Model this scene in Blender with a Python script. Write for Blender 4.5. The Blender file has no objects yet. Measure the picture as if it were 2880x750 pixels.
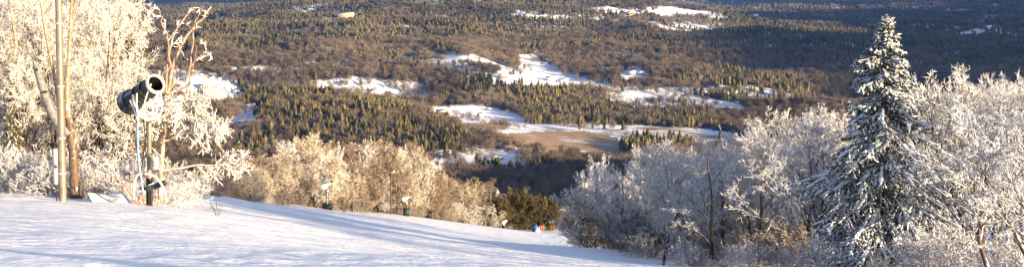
import bpy, math, random
import numpy as np

C = bpy.context.scene
col = C.collection
R = math.radians
random.seed(7)
rng = np.random.default_rng(11)

# ---------------------------------------------------------------- camera
ZC = 300.0                      # eye height above the valley floor
PITCH = R(3.0)
B0 = -math.tan(R(5.6))          # the picture is the lower part of a level view: lens shifted down
HFOV = R(50.0)
FPX = 1440.0 / math.tan(HFOV / 2)
cam_d = bpy.data.cameras.new('camera')
cam = bpy.data.objects.new('camera', cam_d); col.objects.link(cam)
cam.location = (0, 0, ZC)
cam.rotation_euler = (R(90) - PITCH, 0, 0)
cam_d.sensor_fit = 'HORIZONTAL'; cam_d.angle = HFOV
cam_d.clip_start = 0.3; cam_d.clip_end = 60000
cam_d.shift_y = B0 * FPX / 2880
C.camera = cam

# ---------------------------------------------------------------- light
SUN_EL = R(10.5)
SUN_DIR = np.array([math.cos(SUN_EL) * 0.80, -math.cos(SUN_EL) * 0.60, math.sin(SUN_EL)])   # towards the sun
w = bpy.data.worlds.new('World'); C.world = w; w.use_nodes = True
nt = w.node_tree; nt.nodes.clear()
sky = nt.nodes.new('ShaderNodeTexSky'); sky.sky_type = 'NISHITA'; sky.sun_disc = False
sky.sun_elevation = SUN_EL
sky.sun_rotation = math.atan2(SUN_DIR[0], SUN_DIR[1])
sky.altitude = 500; sky.air_density = 1.0; sky.dust_density = 0.6; sky.ozone_density = 1.2
bg = nt.nodes.new('ShaderNodeBackground'); bg.inputs[1].default_value = 0.09
wo = nt.nodes.new('ShaderNodeOutputWorld')
tint = nt.nodes.new('ShaderNodeMix'); tint.data_type = 'RGBA'; tint.blend_type = 'MULTIPLY'; tint.inputs[0].default_value = 1
tint.inputs[7].default_value = (1.08, .96, 1.08, 1)
nt.links.new(sky.outputs[0], tint.inputs[6]); nt.links.new(tint.outputs[2], bg.inputs[0]); nt.links.new(bg.outputs[0], wo.inputs[0])
sd = bpy.data.lights.new('sun', 'SUN'); sd.energy = 5.0; sd.angle = R(0.5); sd.color = (1.0, 0.78, 0.49)
so = bpy.data.objects.new('sun', sd); col.objects.link(so)
from mathutils import Vector, Matrix
so.rotation_euler = Vector(SUN_DIR).to_track_quat('Z', 'Y').to_euler()
so.location = (60, -60, ZC + 60)
vs = C.view_settings
vs.view_transform = 'Standard'; vs.look = 'None'; vs.gamma = 1; vs.exposure = 1.62
try: vs.use_curve_mapping = False
except Exception: pass
C.render.engine = 'CYCLES'
C.cycles.use_denoising = True
C.cycles.max_bounces = 5; C.cycles.diffuse_bounces = 3; C.cycles.glossy_bounces = 2
C.cycles.volume_bounces = 0
C.cycles.use_fast_gi = False

# ---------------------------------------------------------------- helpers
def ray(px, py):
    a = (np.asarray(px, float) - 1440) / FPX; b = (375 - np.asarray(py, float)) / FPX + B0
    cp, sp = math.cos(PITCH), math.sin(PITCH)
    return a, cp + b * sp, -sp + b * cp
def W(px, py, d):
    a, b, c = ray(px, py)
    return np.array([a / b * d, d + 0 * a, ZC + c / b * d])
def project(x, y, z):
    cp, sp = math.cos(PITCH), math.sin(PITCH)
    dz = z - ZC
    dep = y * cp - dz * sp; up = y * sp + dz * cp
    dep = np.maximum(dep, 1e-3)
    return 1440 + x / dep * FPX, 375 - (up / dep - B0) * FPX

def _hash(ix, iy, s):
    n = (ix.astype(np.int64) * 374761393 + iy.astype(np.int64) * 668265263 + s * 1442695041) & 0xffffffff
    n = ((n ^ (n >> 13)) * 1274126177) & 0xffffffff
    n = n ^ (n >> 16)
    return (n & 0xffff) / 65535.0
def vnoise(x, y, s=0):
    x = np.asarray(x, float); y = np.asarray(y, float)
    ix = np.floor(x); iy = np.floor(y); fx = x - ix; fy = y - iy
    fx = fx * fx * fx * (fx * (fx * 6 - 15) + 10); fy = fy * fy * fy * (fy * (fy * 6 - 15) + 10)
    ix = ix.astype(np.int64); iy = iy.astype(np.int64)
    a = _hash(ix, iy, s); b = _hash(ix + 1, iy, s); c = _hash(ix, iy + 1, s); d = _hash(ix + 1, iy + 1, s)
    return (a + (b - a) * fx) + ((c + (d - c) * fx) - (a + (b - a) * fx)) * fy
def fbm(x, y, s=0, o=4):
    t = 0; a = 1; n = 0
    for i in range(o):
        t = t + a * (vnoise(x * 2 ** i + 17.3 * i, y * 2 ** i - 9.1 * i, s + i) - 0.5) * 2; n += a; a *= .5
    return t / n
def sstep(a, b, x):
    t = np.clip((x - a) / (b - a), 0, 1); return t * t * (3 - 2 * t)

def tag(o, label=None, cat=None, group=None, kind=None):
    if label: o['label'] = label
    if cat: o['category'] = cat
    if group: o['group'] = group
    if kind: o['kind'] = kind
    return o
def mesh_np(name, V, F, mats, mi=None, smooth=False):
    """V (n,3); F list of arrays (m,k)"""
    me = bpy.data.meshes.new(name)
    V = np.ascontiguousarray(V, dtype=np.float32)
    if not isinstance(F, list): F = [F]
    F = [np.asarray(f, np.int32) for f in F if len(f)]
    me.vertices.add(len(V)); me.vertices.foreach_set('co', V.ravel())
    lv = np.concatenate([f.ravel() for f in F]); cnt = np.concatenate([np.full(len(f), f.shape[1], np.int32) for f in F])
    st = np.concatenate([[0], np.cumsum(cnt)[:-1]]).astype(np.int32)
    me.loops.add(len(lv)); me.loops.foreach_set('vertex_index', lv)
    me.polygons.add(len(cnt)); me.polygons.foreach_set('loop_start', st)
    me.update(calc_edges=True)
    if smooth: me.polygons.foreach_set('use_smooth', np.ones(len(cnt), bool))
    for m in (mats if isinstance(mats, (list, tuple)) else [mats]): me.materials.append(m)
    if mi is not None: me.polygons.foreach_set('material_index', np.asarray(mi, np.int32))
    me.validate()
    return me
def obj(name, me, parent=None, loc=None, rz=0, sc=None):
    o = bpy.data.objects.new(name, me); col.objects.link(o)
    if parent is not None: o.parent = parent
    if loc is not None: o.location = [float(v) for v in loc]
    o.rotation_euler = (0, 0, rz)
    if sc is not None: o.scale = sc
    return o
def empty(name, loc, rz=0, sc=None):
    o = bpy.data.objects.new(name, None); col.objects.link(o); o.empty_display_size = .3
    o.location = [float(v) for v in loc]; o.rotation_euler = (0, 0, rz)
    if sc is not None: o.scale = sc if hasattr(sc, '__len__') else (sc, sc, sc)
    return o

class MB:
    """small mesh collector: boxes, tubes, quads"""
    def __init__(s): s.V = []; s.F3 = []; s.F4 = []; s.n = 0
    def add(s, V, F):
        V = np.asarray(V, float); F = np.asarray(F, int) + s.n
        s.V.append(V); (s.F4 if F.shape[1] == 4 else s.F3).append(F); s.n += len(V)
    def box(s, c, size, M=None):
        h = np.array(size) / 2
        v = np.array([[x, y, z] for x in (-1, 1) for y in (-1, 1) for z in (-1, 1)]) * h
        if M is not None: v = v @ np.asarray(M).T
        s.add(v + np.array(c), [[0, 1, 3, 2], [4, 6, 7, 5], [0, 4, 5, 1], [2, 3, 7, 6], [0, 2, 6, 4], [1, 5, 7, 3]])
    def tube(s, pts, rad, n=8, cap=True):
        P = np.asarray(pts, float)[None]; r = np.broadcast_to(np.asarray(rad, float), (P.shape[1],))[None]
        V, F = tubes(P, r, n); s.add(V, F)
        if cap:
            for e, flip in ((0, True), (P.shape[1] - 1, False)):
                idx = np.arange(n) + e * n
                c = P[0, e]; b = s.n
                s.V.append(np.vstack([V[idx], c])); s.n += n + 1
                k = np.arange(n); f = np.stack([b + k, b + (k + 1) % n, np.full(n, b + n)], 1)
                s.F3.append(f[:, ::-1] if flip else f)
    def lathe(s, a, b, prof, n=24):
        """profile [(t, r)] along the axis a->b"""
        a = np.array(a, float); b = np.array(b, float)
        P = np.array([a + (b - a) * t for t, r in prof])
        d = (b - a) / np.linalg.norm(b - a)
        u = np.cross(d, [0, 0, 1.]) ; u /= np.linalg.norm(u); v = np.cross(d, u)
        k = np.arange(n) * 2 * math.pi / n
        ring = np.cos(k)[:, None] * u + np.sin(k)[:, None] * v
        V = np.concatenate([P[i] + ring * prof[i][1] for i in range(len(prof))])
        F = []
        for i in range(len(prof) - 1):
            for j in range(n):
                F.append([i * n + j, i * n + (j + 1) % n, (i + 1) * n + (j + 1) % n, (i + 1) * n + j])
        s.add(V, F)
    def build(s, name, mat, parent=None, smooth=False, loc=None, rz=0):
        F = []
        if s.F4: F.append(np.concatenate(s.F4))
        if s.F3: F.append(np.concatenate(s.F3))
        return obj(name, mesh_np(name, np.concatenate(s.V), F, mat, smooth=smooth), parent, loc, rz)

def tubes(P, r, n=3):
    """P (N,k,3) polylines, r (N,k) radii -> verts, quads"""
    N, k, _ = P.shape
    T = np.empty_like(P)
    T[:, 1:-1] = P[:, 2:] - P[:, :-2]; T[:, 0] = P[:, 1] - P[:, 0]; T[:, -1] = P[:, -1] - P[:, -2]
    T /= np.linalg.norm(T, axis=2, keepdims=True) + 1e-9
    ref = np.where(np.abs(T[:, :1, 2:3]) > .85, np.array([[[1., 0, 0]]]), np.array([[[0, 0, 1.]]]))
    U = np.cross(T, np.broadcast_to(ref, T.shape)); U /= np.linalg.norm(U, axis=2, keepdims=True) + 1e-9
    Vv = np.cross(T, U)
    a = np.arange(n) * 2 * math.pi / n
    ring = np.cos(a)[None, None, :, None] * U[:, :, None] + np.sin(a)[None, None, :, None] * Vv[:, :, None]
    X = (P[:, :, None] + ring * r[:, :, None, None]).reshape(-1, 3)
    i = np.arange(N)[:, None, None] * k * n; j = np.arange(k - 1)[None, :, None] * n; m = np.arange(n)[None, None, :]
    b = i + j
    F = np.stack([b + m, b + (m + 1) % n, b + n + (m + 1) % n, b + n + m], -1).reshape(-1, 4)
    return X, F

# ---------------------------------------------------------------- materials
def mat(name):
    m = bpy.data.materials.new(name); m.use_nodes = True
    n = m.node_tree; n.nodes.clear()
    b = n.nodes.new('ShaderNodeBsdfPrincipled'); o = n.nodes.new('ShaderNodeOutputMaterial')
    n.links.new(b.outputs[0], o.inputs[0]); b.inputs['Roughness'].default_value = .7
    b.inputs['Specular IOR Level'].default_value = .25
    return m, n, b
def node(n, t, **k):
    x = n.nodes.new(t)
    for a, v in k.items(): setattr(x, a, v)
    return x
def ramp(n, src, stops):
    r = n.nodes.new('ShaderNodeValToRGB'); e = r.color_ramp.elements
    while len(e) < len(stops): e.new(.5)
    for i, (p, c) in enumerate(stops):
        e[i].position = p; e[i].color = (*c, 1) if len(c) == 3 else c
    n.links.new(src, r.inputs[0]); return r.outputs[0]
def noise(n, scale, det=4, vec=None, rough=.6):
    x = n.nodes.new('ShaderNodeTexNoise'); x.inputs['Scale'].default_value = scale; x.inputs['Detail'].default_value = det
    x.inputs['Roughness'].default_value = rough
    if vec is not None: n.links.new(vec, x.inputs['Vector'])
    return x.outputs['Fac']
def mixc(n, fac, a, b):
    x = n.nodes.new('ShaderNodeMix'); x.data_type = 'RGBA'
    for s, v in ((0, fac), (6, a), (7, b)):
        if isinstance(v, (int, float)): x.inputs[s].default_value = v
        elif isinstance(v, tuple): x.inputs[s].default_value = (*v, 1)
        else: n.links.new(v, x.inputs[s])
    return x.outputs[2]
def mathn(n, op, a, b=None, c=None):
    x = n.nodes.new('ShaderNodeMath'); x.operation = op
    for s, v in enumerate((a, b, c)):
        if v is None: continue
        if isinstance(v, (int, float)): x.inputs[s].default_value = v
        else: n.links.new(v, x.inputs[s])
    return x.outputs[0]
def posn(n): return n.nodes.new('ShaderNodeNewGeometry').outputs['Position']
def objc(n): return n.nodes.new('ShaderNodeTexCoord').outputs['Object']
def normz(n):
    g = n.nodes.new('ShaderNodeNewGeometry'); s = n.nodes.new('ShaderNodeSeparateXYZ')
    n.links.new(g.outputs['Normal'], s.inputs[0]); return s.outputs[2]
def bump(n, b, h, strength, dist):
    x = n.nodes.new('ShaderNodeBump'); x.inputs['Strength'].default_value = strength; x.inputs['Distance'].default_value = dist
    n.links.new(h, x.inputs['Height']); n.links.new(x.outputs[0], b.inputs['Normal'])

def plain(name, c, rough=.6, var=.25, scale=6, metal=0, bumpy=0):
    m, n, b = mat(name)
    f = noise(n, scale, 5, objc(n))
    c0 = tuple(x * (1 - var) for x in c); c1 = tuple(min(1, x * (1 + var)) for x in c)
    n.links.new(ramp(n, f, [(.3, c0), (.7, c1)]), b.inputs['Base Color'])
    b.inputs['Roughness'].default_value = rough; b.inputs['Metallic'].default_value = metal
    if bumpy: bump(n, b, f, bumpy, .02)
    return m
def frosted(name, bark, ice, lo, hi, nscale=3.0, amount=0.0, warm=None):
    """bark with frost where faces look up; amount shifts the cover"""
    m, n, b = mat(name)
    z = normz(n); f = noise(n, nscale, 3, objc(n))
    v = mathn(n, 'ADD', z, mathn(n, 'MULTIPLY', mathn(n, 'SUBTRACT', f, .5), 2.2))
    v = mathn(n, 'ADD', v, amount)
    k = n.nodes.new('ShaderNodeMapRange'); k.inputs[1].default_value = lo; k.inputs[2].default_value = hi
    n.links.new(v, k.inputs[0])
    bk = ramp(n, noise(n, 9, 4, objc(n)), [(.3, tuple(x * .55 for x in bark)), (.7, tuple(x * 1.4 for x in bark))])
    n.links.new(mixc(n, k.outputs[0], bk, ice), b.inputs['Base Color'])
    b.inputs['Roughness'].default_value = .55
    return m
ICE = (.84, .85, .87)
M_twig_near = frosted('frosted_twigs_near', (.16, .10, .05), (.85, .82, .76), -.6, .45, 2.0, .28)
M_limb_near = frosted('frosted_limbs', (.075, .052, .04), ICE, .35, .9, 3.0, 0.1)
M_twig_mid = frosted('frosted_twigs_mid', (.17, .09, .035), (.84, .77, .60), -.3, .6, 1.2, .10)  # frost tinted golden: the sun's warmth is put into its colour
M_twig_tan = frosted('tan_twigs', (.19, .11, .055), (.78, .74, .68), .1, 1.1, 1.0, -.1)
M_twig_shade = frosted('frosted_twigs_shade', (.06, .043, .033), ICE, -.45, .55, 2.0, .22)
M_limb_mid = frosted('mid_limbs', (.07, .05, .038), ICE, .5, 1.1, 2.0, 0)
M_snag = frosted('peeled_wood', (.12, .075, .05), (.8, .8, .8), .2, .9, 5, 0)
M_snaggrey = frosted('grey_lichen_wood', (.17, .16, .15), (.82, .82, .82), .5, 1.0, 5, 0)
M_peel = frosted('iced_pale_limbs', (.30, .20, .125), (.84, .82, .80), .1, 1.0, 3, .05)
M_needle = frosted('snowy_needles', (.038, .05, .024), ICE, .2, 1.2, 2.2, 0.05)
M_needle_gold = frosted('olive_needles', (.085, .07, .022), (.8, .79, .7), .8, 1.6, 2.2, 0.0)
M_snowload = plain('snow_load', (.80, .81, .83), .6, .04, 8)
M_bark = frosted('dark_bark', (.07, .05, .038), ICE, .6, 1.1, 3, 0)
M_brush = frosted('brush_twigs', (.22, .13, .09), ICE, -.5, .8, 1.5, .1)
M_redbrush = frosted('tan_brush', (.14, .085, .045), (.8, .77, .72), .0, 1.1, 1.5, -.05)

def valley_crown(name, c0, c1, frost, flo, fhi):
    m, n, b = mat(name)
    oi = n.nodes.new('ShaderNodeObjectInfo')
    pn = noise(n, .0035, 3, oi.outputs['Location'])
    k = mathn(n, 'ADD', mathn(n, 'MULTIPLY', oi.outputs['Random'], .55), mathn(n, 'MULTIPLY', mathn(n, 'SUBTRACT', pn, .25), 1.5))
    base = ramp(n, k, [(.25, c0), (.95, c1)])
    z = normz(n)
    v = mathn(n, 'ADD', z, mathn(n, 'MULTIPLY', mathn(n, 'SUBTRACT', noise(n, .5, 3, posn(n)), .5), 1.6))
    mr = n.nodes.new('ShaderNodeMapRange'); mr.inputs[1].default_value = flo; mr.inputs[2].default_value = fhi
    n.links.new(v, mr.inputs[0])
    n.links.new(mixc(n, mr.outputs[0], base, frost), b.inputs['Base Color'])
    b.inputs['Roughness'].default_value = .85; b.inputs['Specular IOR Level'].default_value = .1
    return m
M_vcon = valley_crown('valley_evergreen', (.018, .026, .013), (.185, .155, .055), (.52, .47, .32), .9, 1.7)  # colour range runs from shaded dark to sunlit yellow, painted in per tree
M_vdec = valley_crown('valley_bare_twigs', (.055, .040, .030), (.265, .205, .145), (.46, .42, .38), .8, 1.9)
M_vtrunk = plain('valley_trunks', (.10, .08, .065), .9, .2, 1)

# ---------------------------------------------------------------- terrain
DY = [-400, -150, -60, 0, 17, 41, 100, 150, 200, 270, 450, 700, 1000, 1300, 1600, 40000]
DV = [60, 22, 8, -1.7, -4.7, -8.9, -21, -33, -46, -66, -125, -195, -255, -289, -300, -300]
def base_drop(y):
    # smooth interpolation (average of shifted linear ones)
    s = np.clip(np.abs(y) * .12, 1.5, 80)
    return sum(np.interp(y + k * s, DY, DV) for k in (-1, -.5, 0, .5, 1)) / 5
CP = [(0,542,46),(175,560,42),(300,575,40),(440,575,41),(520,555,60),(560,550,90),(700,565,112),(800,578,150),(920,588,160),
      (1000,600,180),(1143,606,195),(1300,632,235),(1440,650,265),(1520,650,270),(1590,645,290),(1590,668,235),
      (1500,690,70),(1600,691,75),(1690,700,68),(1790,730,60),(1850,752,56),
      (0,750,16.5),(700,750,17),(1440,750,19),(1440,703,45),(1000,702,35),(1000,655,80),(600,602,50),(300,622,30),(0,620,28),
      (1300,650,170),(1150,625,150),(900,610,110),(1200,660,100),(1400,668,150),
      (2000,765,52),(2490,772,45),(2880,765,42),(2880,830,30),(2100,722,80),(2500,722,80),(2880,700,90),
      (2000,705,120),(1750,700,120),(2300,700,130),(2700,690,140)]
cx = []; cz = []
for px, py, d in CP:
    p = W(px, py, d); cx.append((p[0], p[1])); cz.append(p[2] - ZC - base_drop(d))
for x, y, r in ((0,0,0),(-25,0,.3),(25,0,-1.5),(45,25,-2),(-30,20,0),(0,-40,0),(40,-30,-1),(-120,150,6),(-150,60,6),(120,150,-4),(90,60,-3),(100,300,-2),(-120,300,4),(80,-80,0),(-80,-80,0),(0,420,0),(150,420,0),(-150,420,0)):
    cx.append((x, y)); cz.append(r)
cx = np.array(cx); cz = np.array(cz)
def _tps(r2): return r2 * np.log(r2 + 1e-6)
_n = len(cx)
_K = _tps(((cx[:, None] - cx[None]) ** 2).sum(-1)) + np.eye(_n) * 20
_P = np.hstack([np.ones((_n, 1)), cx])
_A = np.block([[_K, _P], [_P.T, np.zeros((3, 3))]])
_w = np.linalg.solve(_A, np.concatenate([cz, np.zeros(3)]))
def resid(x, y):
    x = np.asarray(x, float); y = np.asarray(y, float)
    xc = np.clip(x, -170, 170); yc = np.clip(y, -100, 450)
    out = _w[_n] + _w[_n + 1] * xc + _w[_n + 2] * yc
    for i in range(_n): out = out + _w[i] * _tps((xc - cx[i, 0]) ** 2 + (yc - cx[i, 1]) ** 2)
    r = np.hypot(x, y)
    return np.clip(out, -14, 14) * (1 - sstep(280, 460, r)) * (1 - sstep(170, 400, np.abs(x)))
def gauss(x, y, cx_, cy_, sx, sy, a=0):
    dx = x - cx_; dy = y - cy_; c, s = math.cos(a), math.sin(a)
    u = dx * c + dy * s; v = -dx * s + dy * c
    return np.exp(-.5 * ((u / sx) ** 2 + (v / sy) ** 2))
def valley(x, y):
    far = sstep(1300, 2600, y) * (1 - .7 * gauss(x, y, 120, 3100, 420, 420))
    marsh = gauss(x, y, 140, 1930, 420, 230)
    z = 56 * (.5 - 1.7 * np.abs(fbm(x / 520 + .3 * y / 300, y / 260, 3, 3))) * (.35 + .65 * far) * (1 - .95 * np.clip(marsh * 1.6, 0, 1))
    z = z + 150 * gauss(x, y, -330, 5100, 950, 1300)
    z = z + 52 * gauss(x, y, -290, 1840, 260, 130, -.45)
    z = z + 30 * gauss(x, y, -650, 2900, 500, 500)
    z = z + 26 * gauss(x, y, 250, 3000, 500, 160, .1) + 22 * gauss(x, y, -200, 2700, 420, 120, -.12)
    z = z + 24 * gauss(x, y, 700, 3700, 600, 180, -.1) + 30 * gauss(x, y, 1500, 4900, 800, 260, .05)
    z = z + 36 * fbm(x / 1500, y / 800, 9, 3) * sstep(3000, 6000, y)
    z = z + (5 + 110 * fbm(x / 3500, y / 1500, 21, 3)) * sstep(6500, 9500, y) + 260 * sstep(10500, 16000, y)
    return z
def T(x, y):
    x = np.asarray(x, float); y = np.asarray(y, float)
    m = ZC + base_drop(y) + resid(x, y)
    # the mountain's flank bends round; it keeps its cone-like form to both sides
    side = sstep(300, 1500, np.abs(x)) * 120 * (1 - sstep(900, 1600, y))
    m = np.maximum(m - side, 0) + 200 * gauss(x, y, 830, 900, 220, 260)  # plus an unseen spur, added off frame to shade the valley foot
    k = sstep(700, 1500, y)
    return m + valley(x, y) * k
def micro(x, y):
    r = np.hypot(x, y); near = 1 - sstep(120, 320, r)
    wx = x * .83 - y * .56; wy = x * .56 + y * .83
    s = .26 * fbm(wx / 26, wy / 7.5, 31, 3) + .12 * fbm(wx / 9, wy / 2.6, 41, 3) + .035 * fbm(x / .9, y / .9, 51, 3)
    return s * near
def G(px, py):
    """first ground point met by the sight line"""
    a, b, c = ray(px, py)
    y = np.geomspace(500, 20000, 1500); x = a / b * y; z = ZC + c / b * y
    t = T(x, y); k = np.argmax(t > z)
    if k == 0: k = 1
    f = (z[k-1] - t[k-1]) / ((z[k-1] - t[k-1]) - (z[k] - t[k]) + 1e-9)
    yy = y[k-1] + (y[k] - y[k-1]) * f
    return np.array([a / b * yy, yy, float(T(a / b * yy, yy))])

def inpoly(px, py, poly):
    P = np.array(poly, float); n = len(P); ins = np.zeros(np.shape(px), bool); j = n - 1
    for i in range(n):
        xi, yi = P[i]; xj, yj = P[j]
        c = ((yi > py) != (yj > py)) & (px < (xj - xi) * (py - yi) / (yj - yi + 1e-12) + xi)
        ins ^= c; j = i
    return ins
OPEN = {  # clearings, outlines given as seen and laid on the valley floor
 'field_a': [(1455,158),(1500,163),(1560,190),(1610,212),(1680,230),(1720,236),(1740,205),(1790,196),(1830,200),(1800,214),(1740,232),(1700,256),(1600,250),(1500,246),(1400,236),(1440,212),(1462,185)],
 'field_b': [(1195,152),(1250,153),(1330,160),(1400,176),(1470,204),(1440,214),(1380,200),(1300,180),(1200,164)],
 'farm': [(1180,318),(1235,302),(1310,298),(1400,308),(1470,328),(1500,346),(1400,352),(1300,350),(1200,342)],
 'marsh': [(1270,345),(1400,346),(1480,350),(1600,352),(1740,352),(1860,356),(2000,366),(2075,376),(2085,420),(1960,428),(1880,428),(1760,462),(1640,462),(1540,452),(1460,420),(1380,392),(1310,370)],
 'strip_g': [(1740,262),(1830,268),(1900,282),(1880,290),(1800,284),(1740,276)],
 'strip_h': [(2010,285),(2060,290),(2125,310),(2110,330),(2050,318),(2005,300)],
 'top_a': [(1815,24),(1890,20),(1960,32),(2040,50),(2070,60),(2020,58),(1960,48),(1900,40),(1905,54),(1860,54),(1810,40)],
 'top_b': [(1820,66),(1850,68),(1885,80),(1950,88),(1960,100),(1890,98),(1850,88)],
 'tiny_a': [(1140,74),(1180,80),(1205,90),(1175,92),(1145,84)],
 'tiny_b': [(950,42),(1010,44),(1015,52),(955,50)],
 'tiny_c': [(2120,246),(2170,250),(2210,262),(2150,262)],
 'tiny_d': [(2310,44),(2350,44),(2352,52),(2312,52)],
 'tiny_e': [(2760,74),(2815,76),(2818,86),(2764,84)],
 'tiny_f': [(1780,36),(1800,38),(1796,44),(1776,42)],
 'lodge': [(480,252),(560,232),(640,234),(690,252),(660,280),(600,300),(560,312),(490,330),(500,280)],
 'house_c': [(695,300),(728,300),(735,318),(705,325)],
 'drive': [(1300,436),(1322,434),(1330,452),(1342,486),(1302,486),(1306,460)],
 'clearing': [(1383,440),(1430,442),(1440,456),(1425,478),(1380,476),(1376,456)],
 'roadside': [(1160,470),(1300,477),(1420,491),(1560,491),(1570,500),(1420,501),(1290,490),(1160,482)],
 'mid_path': [(1400,205),(1440,206),(1500,232),(1440,240),(1390,222)],
}
SPARSE = {  # open woods with the snow showing between the trunks
 'wood_d': [(860,226),(940,222),(1060,222),(1180,236),(1230,262),(1220,300),(1100,296),(980,286),(880,262)],
 'wood_g': [(1700,245),(1860,250),(1960,268),(2060,290),(2080,330),(1940,320),(1800,318),(1700,300)],
 'wood_e': [(1380,322),(1500,330),(1480,352),(1400,345)],
 'wood_top': [(1880,50),(2000,60),(2080,70),(2000,92),(1900,80)],
 'wood_low': [(1170,430),(1330,425),(1500,420),(1480,480),(1200,475)],
 'wood_lodge': [(470,200),(620,214),(600,235),(480,240)],
 'wood_fa': [(1120,160),(1260,176),(1420,226),(1600,256),(1700,262),(1500,262),(1300,222),(1150,185)],
}
CONIF = {
 'knoll': ([(690,300),(760,272),(860,262),(960,275),(1060,300),(1150,325),(1250,360),(1330,400),(1300,450),(1220,445),(1120,420),(980,380),(860,360),(740,360)], .68),
 'hilltop': ([(430,20),(700,10),(1000,0),(1100,30),(1150,110),(1000,130),(800,120),(620,110),(430,110)], .72),
 'hill_b': ([(1100,0),(1700,0),(1750,60),(1600,110),(1300,110),(1150,60)], .6),
 'stand_a': ([(1450,280),(1600,268),(1700,290),(1760,330),(1740,366),(1600,366),(1480,352)], .66),
 'stand_b': ([(1730,420),(1800,398),(1870,392),(1940,402),(1960,432),(1860,442),(1780,442)], 1.0),
 'stand_c': ([(1690,315),(1860,310),(2020,330),(2060,372),(1900,362),(1760,352)], .55),
 'stand_d': ([(1930,262),(2040,268),(2120,285),(2050,290),(1960,282)], .8),
 'stand_e': ([(1470,226),(1560,220),(1700,240),(1780,252),(1700,262),(1560,256)], .65),
 'stand_f': ([(1000,150),(1100,158),(1280,195),(1240,210),(1100,190),(1000,170)], .5),
 'stand_g': ([(1340,470),(1400,480),(1560,478),(1580,498),(1360,496)], .9),
 'stand_h': ([(590,232),(700,236),(760,275),(700,300),(600,290)], .75),
 'stand_i': ([(1400,122),(1600,135),(1640,150),(1420,140)], .6),
}
MARSHGRASS = [[(1330,372),(1480,372),(1640,366),(1740,385),(1760,420),(1700,450),(1500,440),(1400,410)],
              [(1290,346),(1400,343),(1450,350),(1420,362),(1300,358)], [(1880,388),(1960,386),(2060,392),(1990,398),(1890,398)]]
POND = [[(1935,395),(2060,395),(2080,418),(1960,418)]]
def jit(px, py, x, y, k=7):
    s = fbm(x / 60, y / 60, 77, 3); t = fbm(x / 60, y / 60, 87, 3)
    return px + s * k * 1.6, py + t * k * .6
def mask_of(px, py, polys):
    m = np.zeros(np.shape(px), bool)
    for p in polys: m |= inpoly(px, py, p)
    return m

# snow run: everything in front of the tree edges
EDGE_MID = ([520, 560, 700, 800, 920, 1000, 1143, 1300, 1440, 1545], [64, 92, 114, 150, 163, 183, 199, 239, 274, 276])
EDGE_L = ([-400, 0, 175, 300, 440, 480], [49, 46, 44, 43, 44, 50])
EDGE_R = ([1590, 1690, 1760, 1820, 2000, 2490, 2880, 3300], [80, 71, 63, 58, 48, 36, 27, 20])

# polar sheet round the eye, fine in front, coarse elsewhere
th = np.concatenate([np.arange(-180, -29, 4.), np.arange(-29, 29.001, .085), np.arange(30, 180, 4.)])
th = np.append(th, 180.)
rr = np.concatenate([[0.6, 1.2], np.geomspace(2, 26000, 930)])
TH, RR = np.meshgrid(np.radians(th), rr)
GX = RR * np.sin(TH); GY = RR * np.cos(TH)
GZ = T(GX, GY) + micro(GX, GY)
ppx, ppy = project(GX, np.maximum(GY, 1), GZ)
jx, jy = jit(ppx, ppy, GX, GY)
front = GY > 900
m_open = mask_of(jx, jy, OPEN.values()) & front
m_sparse = mask_of(jx, jy, SPARSE.values()) & front
m_grass = mask_of(jx, jy, MARSHGRASS) & front
m_pond = mask_of(jx, jy, POND) & front
near = RR < 420
snow = np.where(m_open, .93, np.where(m_sparse, .72, .46)) + .25 * fbm(GX / 45, GY / 45, 61, 4) * (~m_open)
gapg = fbm(GX / 330 + GY / 900, GY / 120, 131, 3)
snow = np.where((gapg > .42) & front & (GY < 6500), np.maximum(snow, .7), snow)
snow = np.where(near, 1.0, snow)
grass = np.where(m_grass, .50, 0) + .3 * fbm(GX / 50, GY / 22, 64, 4) * m_grass + np.where(inpoly(ppx, ppy, OPEN['marsh']) & front, .55 + .45 * fbm(GX / 90, GY / 40, 63, 4), 0)
grass = np.where(m_pond, 0, grass)
V = np.stack([GX, GY, GZ], -1).reshape(-1, 3)
nr, nc = GX.shape
def sheet(name, r0, r1, m):
    rows = np.arange(r0, r1); k = len(rows)
    idx = (np.arange(k - 1)[:, None] * nc + np.arange(nc - 1)[None]).ravel()
    F = np.stack([idx, idx + 1, idx + nc + 1, idx + nc], 1)[:, ::-1]
    VV = V.reshape(nr, nc, 3)[r0:r1].reshape(-1, 3)
    me = mesh_np(name, VV, F, m, smooth=True)
    for nm, A in (('snow_cover', snow), ('marsh_grass', grass)):
        at = me.attributes.new(nm, 'FLOAT', 'POINT'); at.data.foreach_set('value', np.clip(A[r0:r1], 0, 1).astype(np.float32).ravel())
    o = obj(name, me); o['kind'] = 'structure'; return o
# near snow
M_snow, n, b = mat('groomed_snow')
P = posn(n)
mp = n.nodes.new('ShaderNodeMapping'); mp.inputs['Rotation'].default_value = (0, 0, R(34)); mp.inputs['Scale'].default_value = (.25, 1.0, 1)
n.links.new(P, mp.inputs[0])
n1 = noise(n, .9, 6, mp.outputs[0]); n2 = noise(n, 14, 4, P); n3 = noise(n, 3.2, 5, mp.outputs[0])
n.links.new(ramp(n, n1, [(.3, (.89, .895, .905)), (.7, (.935, .935, .94))]), b.inputs['Base Color'])
b.inputs['Roughness'].default_value = .55
h = mathn(n, 'ADD', mathn(n, 'MULTIPLY', n1, 1.0), mathn(n, 'ADD', mathn(n, 'MULTIPLY', n3, .4), mathn(n, 'MULTIPLY', n2, .012)))
wv = n.nodes.new('ShaderNodeTexWave'); wv.wave_type = 'BANDS'; wv.bands_direction = 'Y'; wv.wave_profile = 'SIN'
wv.inputs['Scale'].default_value = .42; wv.inputs['Distortion'].default_value = 9; wv.inputs['Detail'].default_value = 3; wv.inputs['Detail Scale'].default_value = .35
n.links.new(mp.outputs[0], wv.inputs['Vector'])
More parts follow.
